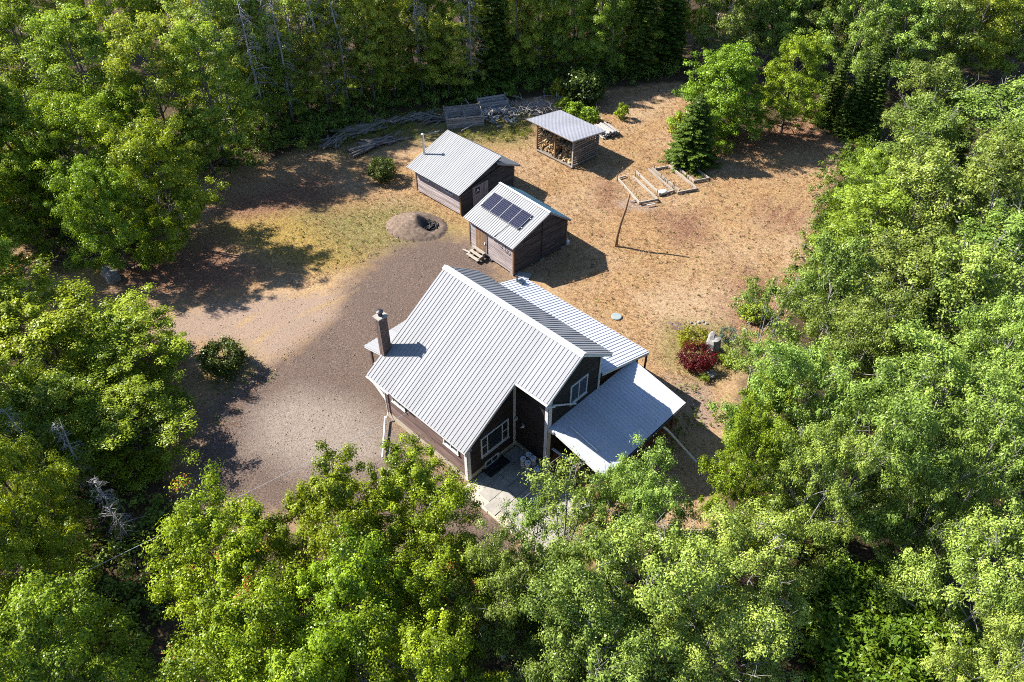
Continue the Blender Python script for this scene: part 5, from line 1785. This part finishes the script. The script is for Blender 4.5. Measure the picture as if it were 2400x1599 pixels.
# --- right side
RT = 'pale green trees along the right border of the yard'
for a in (('green', 'slender green tree standing right of the porch, nearest the drain pipe', 1765, 1090, 110, 9),
          ('ash', 'pale tree right of the bare patch of orange ground', 1900, 1150, 160, 10),
          ('sparse', 'thin poplar leaning over the lawn above the low green bush', 1800, 770, 110, 8),
          ('ash', 'pale tree beside the brown plants of the flower bed', 1865, 930, 145, 9.5),
          ('green', 'green tree nearest the right corner of the porch roof', 1790, 985, 90, 8),
          ('ash', 'broad pale tree in the middle of the right hand trees', 2030, 1040, 190, 10.5),
          ('ash', 'pale tree above the broad pale tree', 2000, 840, 180, 10),
          ('farpale', 'pale tree at the lawn border level with the leaning pole', 1960, 690, 140, 9),
          ('ash', 'pale tree of the right woods, above the dark hole', 2220, 960, 190, 11),
          ('ash', 'pale tree on the right picture edge level with the house roof', 2370, 860, 170, 11),
          ('ash', 'pale tree at the right picture edge above the dark hole', 2330, 1120, 180, 11),
          ('ash', 'pale tree leaning over the dark gap, right of the orange ground', 2150, 1200, 150, 9.5),
          ('ash', 'pale tree at the right picture edge above the bottom corner', 2300, 1360, 180, 9),
          ('ash', 'pale tree in the bottom right corner of the picture', 2370, 1530, 170, 9),
          ('farpale', 'pale tree on the lawn border level with the flower bed top', 2120, 660, 160, 10),
          ('farpale', 'pale tree of the right woods above a dark hollow', 2260, 700, 170, 11),
          ('farpale', 'pale tree on the right picture edge level with the leaning pole', 2390, 620, 160, 11),
          ('farpale', 'grey green tree with pale bare twigs near the right picture edge', 2300, 300, 150, 12),
          ('far', 'bright green tree on the lawn border level with the raised beds', 2030, 520, 110, 8),
          ('farpale', 'pale tree of the right woods level with the raised beds', 2170, 480, 150, 10.5),
          ('farpale', 'pale tree of the right woods, right of the raised bed level', 2310, 480, 160, 11),
          ('farpale', 'grey green tree behind the corner of the sunlit track', 2160, 340, 115, 10.5),
          ('farpale', 'pale tree behind the three small spruces', 2190, 250, 130, 11),
          ('farpale', 'pale tree at the right picture edge level with the woodshed', 2400, 390, 130, 12),
          ('far', 'green tree in front of the pale trees where the track ends', 2040, 410, 80, 7)):
    tree(*a[:5], a[5] * random.uniform(0.82, 1.12), group=RT, fit=random.uniform(0.66, 0.90))
tree('round', 'big round bright green maple behind the lone spruce', 1700, 215, 100, 9.0, 0.5)
tree('green', 'round green maple right of the big round one, half in shade', 1862, 200, 84, 9.0, 0.5)
tree('spruce', 'dark green spruce standing at the end of the raised beds', 1628, 315, 68, 6.4, 0.42)
for k, (x, y, r, h) in enumerate(((1962, 205, 36, 8), (2005, 235, 40, 7.5), (2045, 245, 46, 7))):
    tree('spruce', ('tallest and leftmost', 'middle', 'widest and rightmost')[k] + ' of the three spruces in the shade beyond the lawn', x, y, r, h, 0.45, group='spruces beyond the lawn')
# --- left side
LT = 'broadleaf trees along the left of the yard'
for a in (('maple', 'large maple filling the left edge beside the drive', 110, 800, 200, 7.0, .6),
          ('full', 'large dark sided maple next to the clipped bush on the gravel', 280, 815, 150, 5.2, .55),
          ('full', 'shaded tree below the large maple at the left of the gravel', 295, 985, 150, 4.4, .5),
          ('green', 'shaded tree at the left edge under the large maple', 120, 1000, 160, 6, .55),
          ('green', 'bright green tree at the left edge, low in the picture', 40, 1150, 120, 9.5, .62),
          ('maple', 'bright green tree in the bottom left, above the corner', 60, 1330, 150, 9.5, .62),
          ('green', 'green tree in the bottom left corner of the picture', 120, 1540, 200, 9, .6),
          ('full', 'maple with a pale trunk standing in front of the left woods', 365, 440, 125, 10, .5),
          ('full', 'dark leaved tree left of the pale trunked maple', 245, 505, 105, 9, .5),
          ('full', 'bright green tree at the left edge above the drive', 5, 560, 75, 6.0, .5),
          ('far', 'broad sunlit tree of the left woods, nearest the dead spruces', 470, 190, 105, 12.5, .6),
          ('far', 'broad sunlit tree of the left woods, second from the dead spruces', 340, 200, 110, 13, .6),
          ('far', 'sunlit tree of the left woods, third from the dead spruces', 205, 170, 120, 13, .6),
          ('far', 'sunlit tree in the top left corner of the picture', 70, 130, 120, 13, .6),
          ('full', 'tree of the left woods just above the dark leaved tree', 170, 360, 120, 10, .55),
          ('full', 'tree of the left woods at the left picture edge', 40, 340, 120, 10, .55),
          ('full', 'shaded tree of the left woods behind the pale trunked maple', 300, 310, 100, 9, .5),
          ('far', 'shaded small tree of the left woods beside the pale trunked maple', 480, 330, 60, 6.5, .5),
          ('full', 'tree at the left picture edge above the small boulder', 50, 455, 90, 7.5, .5)):
    tree(*a[:7], group=LT)
for a in ((60, 1035, 55, 6.5, 'dead grey tree with bare branches at the left picture edge below the large maple'), (170, 1060, 45, 6.0, 'dead grey tree with bare branches right of the one at the left edge'),
          (250, 1180, 45, 5.5, 'dead bare tree in the dark hollow at the lower left')):
    tree('snag', a[4], a[0], a[1], a[2], a[3], 0.6, group='dead trees at the left')
for a in ((2055, 165, 34, 10, 'dark spruce rising among the pale trees of the top right woods'), (2230, 400, 40, 9, 'dark spruce standing among the pale trees right of the track'), (2150, 770, 48, 9.5, 'dark spruce in the middle of the right hand trees')):
    tree('spruce', a[4], a[0], a[1], a[2], a[3], 0.5, group='spruces among the right hand trees')
# trees just outside the left border whose shade falls into the view
for a in (('green', -120, 620, 150, 11, 'middle'), ('green', -160, 900, 190, 11, 'second lowest'), ('far', -120, 250, 150, 14, 'topmost'), ('green', -150, 1250, 190, 10, 'lowest'), ('far', -180, 420, 140, 12, 'second topmost')):
    tree(a[0], a[5] + ' tree just outside the left picture edge, only its edge or shade showing', *a[1:5], group='trees beyond the left picture edge')

# --- woods along the top
random.seed(5)
edge_px = [(520, 360), (600, 340), (700, 300), (800, 270), (900, 250), (1000, 235), (1100, 222), (1200, 205), (1300, 190), (1400, 185), (1500, 178), (1580, 165)]


def edge_at(px):
    for (x0, y0), (x1, y1) in zip(edge_px[:-1], edge_px[1:]):
        if x0 <= px <= x1:
            return y0 + (y1 - y0) * (px - x0) / (x1 - x0)
    return 170


front, mid, deep = [], [], []
x = 560.0
while x < 1600:
    front.append((x + random.uniform(-10, 10), edge_at(x) - random.uniform(2, 14)))
    x += random.uniform(48, 72)
for row, (dy, step) in enumerate(((36, 82), (70, 90), (104, 100))):
    x = 540.0 - row * 90
    while x < 1640 + row * 40:
        mid.append((x + random.uniform(-22, 22), max(edge_at(x) - dy + random.uniform(-10, 10), -60)))
        x += step


def put(kind, label, p, h, r, group):
    pr = random.choice(PROTO[kind])
    o = thing(NAMES[kind], label, 'tree', (p.x, p.y, -0.05), random.uniform(0, 6.28), group)
    s = r / pr['R']
    o.scale = (s, s, h / pr['H'])
    for part, me in pr.items():
        if part not in 'HR':
            link(part, me, o)
    TREES.append((p.x, p.y, r))


for k in range(18):
    x = 600 + k * 56 + random.uniform(-20, 20)
    put('far', f'small leafy understory tree at the foot of the back woods, {ORD[k]} from the left', at(x, edge_at(x) - random.uniform(6, 30)), random.uniform(5, 8.5), random.uniform(1.6, 2.2), 'understory trees at the back wood edge')
cnt = {'aspen': 0, 'snag': 0, 'far': 0, 'tallspruce': 0, 'green': 0}
for x, y in front:
    if x < 790:
        kind = 'snag'
    elif x < 1130:
        kind = random.choice(['aspen', 'aspen', 'snag', 'far', 'aspen'])
    else:
        kind = random.choice(['aspen', 'far', 'aspen', 'far', 'tallspruce'])
    cnt[kind] += 1
    n = ORD[min(cnt[kind] - 1, 19)]
    lab = {'aspen': f'tall thin aspen with bare pale trunk, {n} along the wood edge from the left',
           'snag': f'dead grey spruce with bare drooping twigs, {n} from the left at the wood edge',
           'far': f'leafy tree of the back wood edge, {n} from the left',
           'tallspruce': f'dark living spruce in the back wood edge, {n} from the left'}[kind]
    if kind == 'far':
        put('far', lab, at(x, y), random.uniform(8, 12), random.uniform(1.9, 2.6), 'leafy trees at the back wood edge')
    elif kind == 'snag':
        put('snag', lab, at(x, y), random.uniform(12, 15), 1.6, 'dead spruces at the back wood edge')
    elif kind == 'aspen':
        put('aspen', lab, at(x, y), random.uniform(15, 18), random.uniform(1.8, 2.3), 'aspens at the back wood edge')
    else:
        put('tallspruce', lab, at(x, y), random.uniform(12, 15), 2.1, 'spruces at the back wood edge')
def ordinal(k):
    if k < 20:
        return ORD[k]
    tens = ('twent', 'thirt', 'fort', 'fift', 'sixt')[(k + 1) // 10 - 2]
    return tens + 'ieth' if (k + 1) % 10 == 0 else tens + 'y-' + ORD[(k + 1) % 10 - 1]


mid.sort()
for k, (x, y) in enumerate(mid):
    kind = random.choice(['aspen', 'far', 'far', 'aspen', 'farpale'])
    put(kind, f'leafy treetop deep in the back woods above the wood edge, {ordinal(k)} from the left', at(x, y), random.uniform(13, 17), random.uniform(2.2, 3.1), 'trees deep in the back woods')
# top right woods behind the round maples
random.seed(9)
for row, (yy, hh, nm) in enumerate(((150, 11, 'front'), (95, 12, 'middle'), (40, 13, 'back'))):
    x = 1760.0 + (30 if row % 2 else 0) - row * 12
    k = 0
    while x < 2470:
        if not (row == 0 and x < 1990):
            put(random.choice(['farpale', 'far', 'farpale']), f'leafy tree in the {nm} row of the top right woods, {ordinal(k)} from the left', at(x + random.uniform(-18, 18), yy + random.uniform(-12, 12) + 60), hh * random.uniform(0.85, 1.1),
                random.uniform(2.6, 3.6), 'trees in the top right woods')
            k += 1
        x += random.uniform(70, 95)
for k, (x, y) in enumerate(((1690, 130), (1720, 90), (1790, 110), (1850, 100), (1920, 130))):
    put('farpale', f'grey green tree close behind the round maples, {ORD[k]} from the left', at(x, y + 40), random.uniform(8, 11), random.uniform(2.4, 3.0), 'trees behind the round maples')
# left woods depth
for row, yy in enumerate((60, 0)):
    x = -60.0
    k = 0
    while x < 600:
        put('far', f'leafy treetop in the {("near", "far")[row]} row deep in the top left woods, {ordinal(k)} from the left', at(x + random.uniform(-20, 20), yy + 110 + random.uniform(-12, 12)), random.uniform(12, 16), random.uniform(2.8, 3.6), 'trees deep in the top left woods')
        x += random.uniform(75, 105) * (1 + row * 0.5)
        k += 1


# ------------------------------------------------------------------ undergrowth and grass (uncountable)
def scatter(name, label, regions, clump_n, per, leaf, mat, clump, seed, hmax=0.9, up=0.5, wl=0.6, fray=0.0):
    rng = np.random.default_rng(seed)
    cen = []
    for poly, n in regions:
        P = np.array([(p.x, p.y) for p in poly])
        lo, hi = P.min(0), P.max(0)
        got = 0
        while got < n:
            q = rng.uniform(lo, hi, (n * 3, 2))
            w = poly_mask(q[:, 0], q[:, 1], poly, 0.3) > 0.5
            q = q[w][:n - got]
            got += len(q)
            q = q + rng.normal(0, fray, q.shape)
            cen += [(a, b, rng.uniform(min(0.1, hmax * 0.5), hmax)) for a, b in q]
            if len(q) == 0:
                break
    cen = np.array(cen)
    rad = np.array([(clump, clump, clump * 0.8)] * len(cen)) * rng.uniform(0.6, 1.3, (len(cen), 1))
    V, Q, T = leaf_cloud(rng, cen, rad, per, leaf, up, 0.25, wl)
    me = fast_mesh(name, V, Q, T)
    me.materials.append(MATS[mat])
    return tag(link(name, me), label, 'plants', kind='stuff')


scatter('undergrowth', 'dark leafy undergrowth below the trees at the wood edge',
        [(px_poly((480, 410), (620, 380), (760, 340), (900, 285), (1000, 262), (1200, 232), (1290, 215), (1600, 175), (1600, 120), (1200, 150), (900, 190), (700, 190), (480, 260)), 1500),
         (px_poly((0, 480), (120, 560), (180, 600), (330, 600), (440, 420), (300, 380), (0, 400)), 260),
         (px_poly((1680, 330), (1950, 265), (2010, 290), (2060, 320), (2120, 260), (1900, 180), (1660, 250)), 160)],
        0, 60, 0.18, 'undergrowth_leaf', 0.55, 21, 1.3, fray=0.7)
scatter('brush', 'bushy green growth filling the gaps along the right wood border',
        [(px_poly((2000, 330), (2100, 380), (2060, 520), (1990, 640), (1930, 760), (1850, 700), (1890, 620), (1940, 480), (1980, 400)), 330),
         (px_poly((2050, 500), (2400, 380), (2400, 1500), (2250, 1500), (2100, 1250), (1950, 1150), (1880, 900), (1960, 740)), 130)],
        0, 70, 0.17, 'undergrowth_leaf', 0.6, 22, 1.7, fray=0.8)
scatter('border_brush', 'low bright green brush along the right border of the lawn',
        [(px_poly((2000, 340), (2040, 400), (2010, 520), (1970, 640), (1900, 760), (1850, 740), (1880, 640), (1935, 480), (1975, 390)), 420)],
        0, 60, 0.14, 'fern_leaf', 0.40, 28, 1.5, up=0.6, wl=0.4, fray=0.6)
scatter('ferns', 'bright green ferny ground cover in the hollow at the bottom right',
        [(px_poly((1880, 1400), (2000, 1390), (2180, 1470), (2260, 1600), (2250, 1700), (1900, 1700), (1880, 1560)), 420)],
        0, 40, 0.26, 'fern_leaf', 0.5, 23, 3.2, up=0.9, wl=0.4)
scatter('shade_plants', 'dim leafy undergrowth in the dark hollow at the lower left',
        [(px_poly((150, 1150), (420, 1180), (480, 1250), (400, 1400), (300, 1600), (0, 1650), (0, 1200)), 300), (px_poly((1780, 1220), (1950, 1240), (2000, 1400), (1860, 1420)), 40)],
        0, 40, 0.2, 'undergrowth_leaf', 0.5, 24, 0.8)
scatter('heap_weeds', 'bright weeds growing through the lumber heaps',
        [(px_poly((980, 330), (1000, 290), (960, 270), (880, 290)), 40), (px_poly((780, 350), (860, 330), (940, 310), (960, 290), (900, 290), (830, 320), (775, 340)), 90), (px_poly((1020, 330), (1210, 290), (1250, 310), (1220, 330), (1100, 330)), 90), (px_poly((790, 335), (880, 300), (980, 280), (1060, 270), (1060, 255), (960, 262), (860, 285), (780, 318)), 120),
         (px_poly((1200, 270), (1250, 262), (1240, 290), (1200, 292)), 30)],
        0, 40, 0.16, 'grass_blade', 0.32, 25, 0.35, up=0.2, wl=0.22)
scatter('edge_weeds', 'small green weeds along the sandy ground by the porch and flower bed',
        [(px_poly((1520, 900), (1640, 900), (1690, 990), (1600, 1020), (1560, 960)), 60), (px_poly((1540, 960), (1620, 1010), (1600, 1060), (1500, 1060)), 50), (px_poly((480, 850), (560, 880), (600, 860), (590, 900), (500, 900)), 14)],
        0, 16, 0.10, 'undergrowth_leaf', 0.16, 26, 0.12)


def blades(name, label, polys, n, mat, seed, h=0.09, w=0.018, avoid=()):
    """short dry grass: one thin bent blade each"""
    rng = np.random.default_rng(seed)
    poly, holes = polys
    P = np.array([(p.x, p.y) for p in poly])
    q = rng.uniform(P.min(0), P.max(0), (n, 2))
    k = poly_mask(q[:, 0], q[:, 1], poly, 0.5) > 0.5
    for hp in holes:
        k &= ~(poly_mask(q[:, 0], q[:, 1], hp, 0.5) > 0.5)
    q = q[k]
    m = len(q)
    Z = 0.05 * np.sin(q[:, 0] * 0.31 + 1.3) * np.sin(q[:, 1] * 0.27) + 0.03 * np.sin(q[:, 0] * 0.9 + q[:, 1] * 0.6) - 0.085
    base = np.stack([q[:, 0], q[:, 1], Z], -1)
    an = rng.uniform(0, 6.283, m)
    hh = h * rng.uniform(0.4, 1.4, m)
    lean = rng.uniform(0.4, 1.6, m) * hh
    s = np.stack([-np.sin(an), np.cos(an), np.zeros(m)], -1) * w
    tip = base + np.stack([np.cos(an) * lean, np.sin(an) * lean, hh], -1)
    V = np.stack([base - s, base + s, tip], 1).reshape(-1, 3)
    me = fast_mesh(name, V, np.arange(m * 3).reshape(m, 3), np.repeat(rng.random(m) * 0.93, 3))
    me.materials.append(MATS[mat])
    return tag(link(name, me), label, 'grass', kind='stuff')


blades('dry_grass', 'short dry tan grass covering the lawn right of the sheds',
       (px_poly((1100, 520), (1180, 400), (1000, 300), (1250, 290), (1440, 215), (1590, 195), (1640, 330), (1900, 275), (2000, 310), (1980, 380), (1930, 480), (1870, 650), (1800, 760), (1700, 900), (1680, 1000), (1560, 900), (1460, 800)), []),
       230000, 'dry_blade', 31, 0.09, 0.011)
blades('yellow_grass', 'short patchy yellow green grass between the left trees and the sheds',
       (px_poly((480, 560), (520, 420), (760, 350), (960, 300), (960, 400), (1090, 520), (920, 570), (800, 640), (700, 680), (560, 600)), []),
       80000, 'dry_blade', 32, 0.09, 0.011)

scatter('grass_tufts', 'scattered coarse tufts of half dry grass on the lawn',
        [(px_poly((1100, 520), (1180, 400), (1250, 290), (1440, 215), (1590, 195), (1640, 330), (1900, 275), (1980, 380), (1930, 480), (1870, 650), (1800, 760), (1700, 900), (1560, 900), (1460, 800)), 4200),
         (px_poly((480, 560), (520, 420), (760, 350), (960, 300), (960, 400), (1090, 520), (920, 570), (800, 640), (700, 680), (560, 600)), 900),
         (px_poly((480, 960), (560, 870), (640, 850), (560, 1000), (500, 1080)), 60)],
        0, 10, 0.17, 'dry_blade', 0.15, 27, 0.03, up=0.1, wl=0.14)
scatter('lawn_weeds', 'small green weeds dotted over the dry lawn',
        [(px_poly((1200, 520), (1250, 340), (1440, 260), (1600, 330), (1900, 300), (1930, 480), (1870, 650), (1720, 860), (1560, 860), (1460, 780)), 260), (px_poly((480, 900), (600, 860), (700, 830), (560, 960), (480, 1060)), 40),
         (px_poly((560, 560), (900, 440), (1060, 540), (880, 610), (700, 660)), 240)],
        0, 9, 0.09, 'undergrowth_leaf', 0.11, 29, 0.03, up=0.6)
def pebbles():
    rng = np.random.default_rng(91)
    reg = [(ZONES['gravel'][0][0], 9000), (ZONES['sand'][0][0], 1500), (ZONES['sand'][2][0], 500)]
    P = []
    for poly, n in reg:
        A = np.array([(p.x, p.y) for p in poly])
        q = rng.uniform(A.min(0), A.max(0), (n * 2, 2))
        P.append(q[poly_mask(q[:, 0], q[:, 1], poly, 1.5) > 0.25][:n])
    q = np.concatenate(P)
    m = len(q)
    z = 0.05 * np.sin(q[:, 0] * 0.31 + 1.3) * np.sin(q[:, 1] * 0.27) + 0.03 * np.sin(q[:, 0] * 0.9 + q[:, 1] * 0.6) - 0.075
    c = np.stack([q[:, 0], q[:, 1], z], -1)
    r = rng.uniform(0.012, 0.035, (m, 1)) * (1 + 1.2 * (rng.random((m, 1)) < 0.06))
    d = np.array([(1, 0, 0), (0, 1, 0), (-1, 0, 0), (0, -1, 0), (0, 0, 0.7), (0, 0, -0.7)])
    V = (c[:, None, :] + d[None] * r[:, None, :] * rng.uniform(0.6, 1.3, (m, 6, 1))).reshape(-1, 3)
    F = np.array([(0, 1, 4), (1, 2, 4), (2, 3, 4), (3, 0, 4), (1, 0, 5), (2, 1, 5), (3, 2, 5), (0, 3, 5)])
    me = fast_mesh('loose_stones', V, (np.arange(m)[:, None, None] * 6 + F[None]).reshape(-1, 3))
    me.materials.append(MATS['loose_stone'])
    tag(link('loose_stones', me), 'small loose stones strewn over the gravel yard', 'stones', kind='stuff')


pebbles()
# brush pile of dead twigs
random.seed(44)
tw = MB()
for k in range(240):
    x, y = random.gauss(0, 1.7), random.gauss(0, 0.9)
    an = random.uniform(0, 6.28)
    l = random.uniform(0.5, 1.8)
    p = Vector((x, y, random.uniform(0, 0.7)))
    q = p + Vector((math.cos(an) * l, math.sin(an) * l, random.uniform(-0.2, 0.7)))
    tw.tube([p, p.lerp(q, .5) + Vector((0, 0, .12)), q], [0.03, 0.02, 0.006], 3, False)
bp_ = tw.build('brush_pile', 'snag_wood')
bp_.location = z3(2060, 260)
tag(bp_, 'tangled pile of bare dead branches behind the woodshed', 'brush pile')
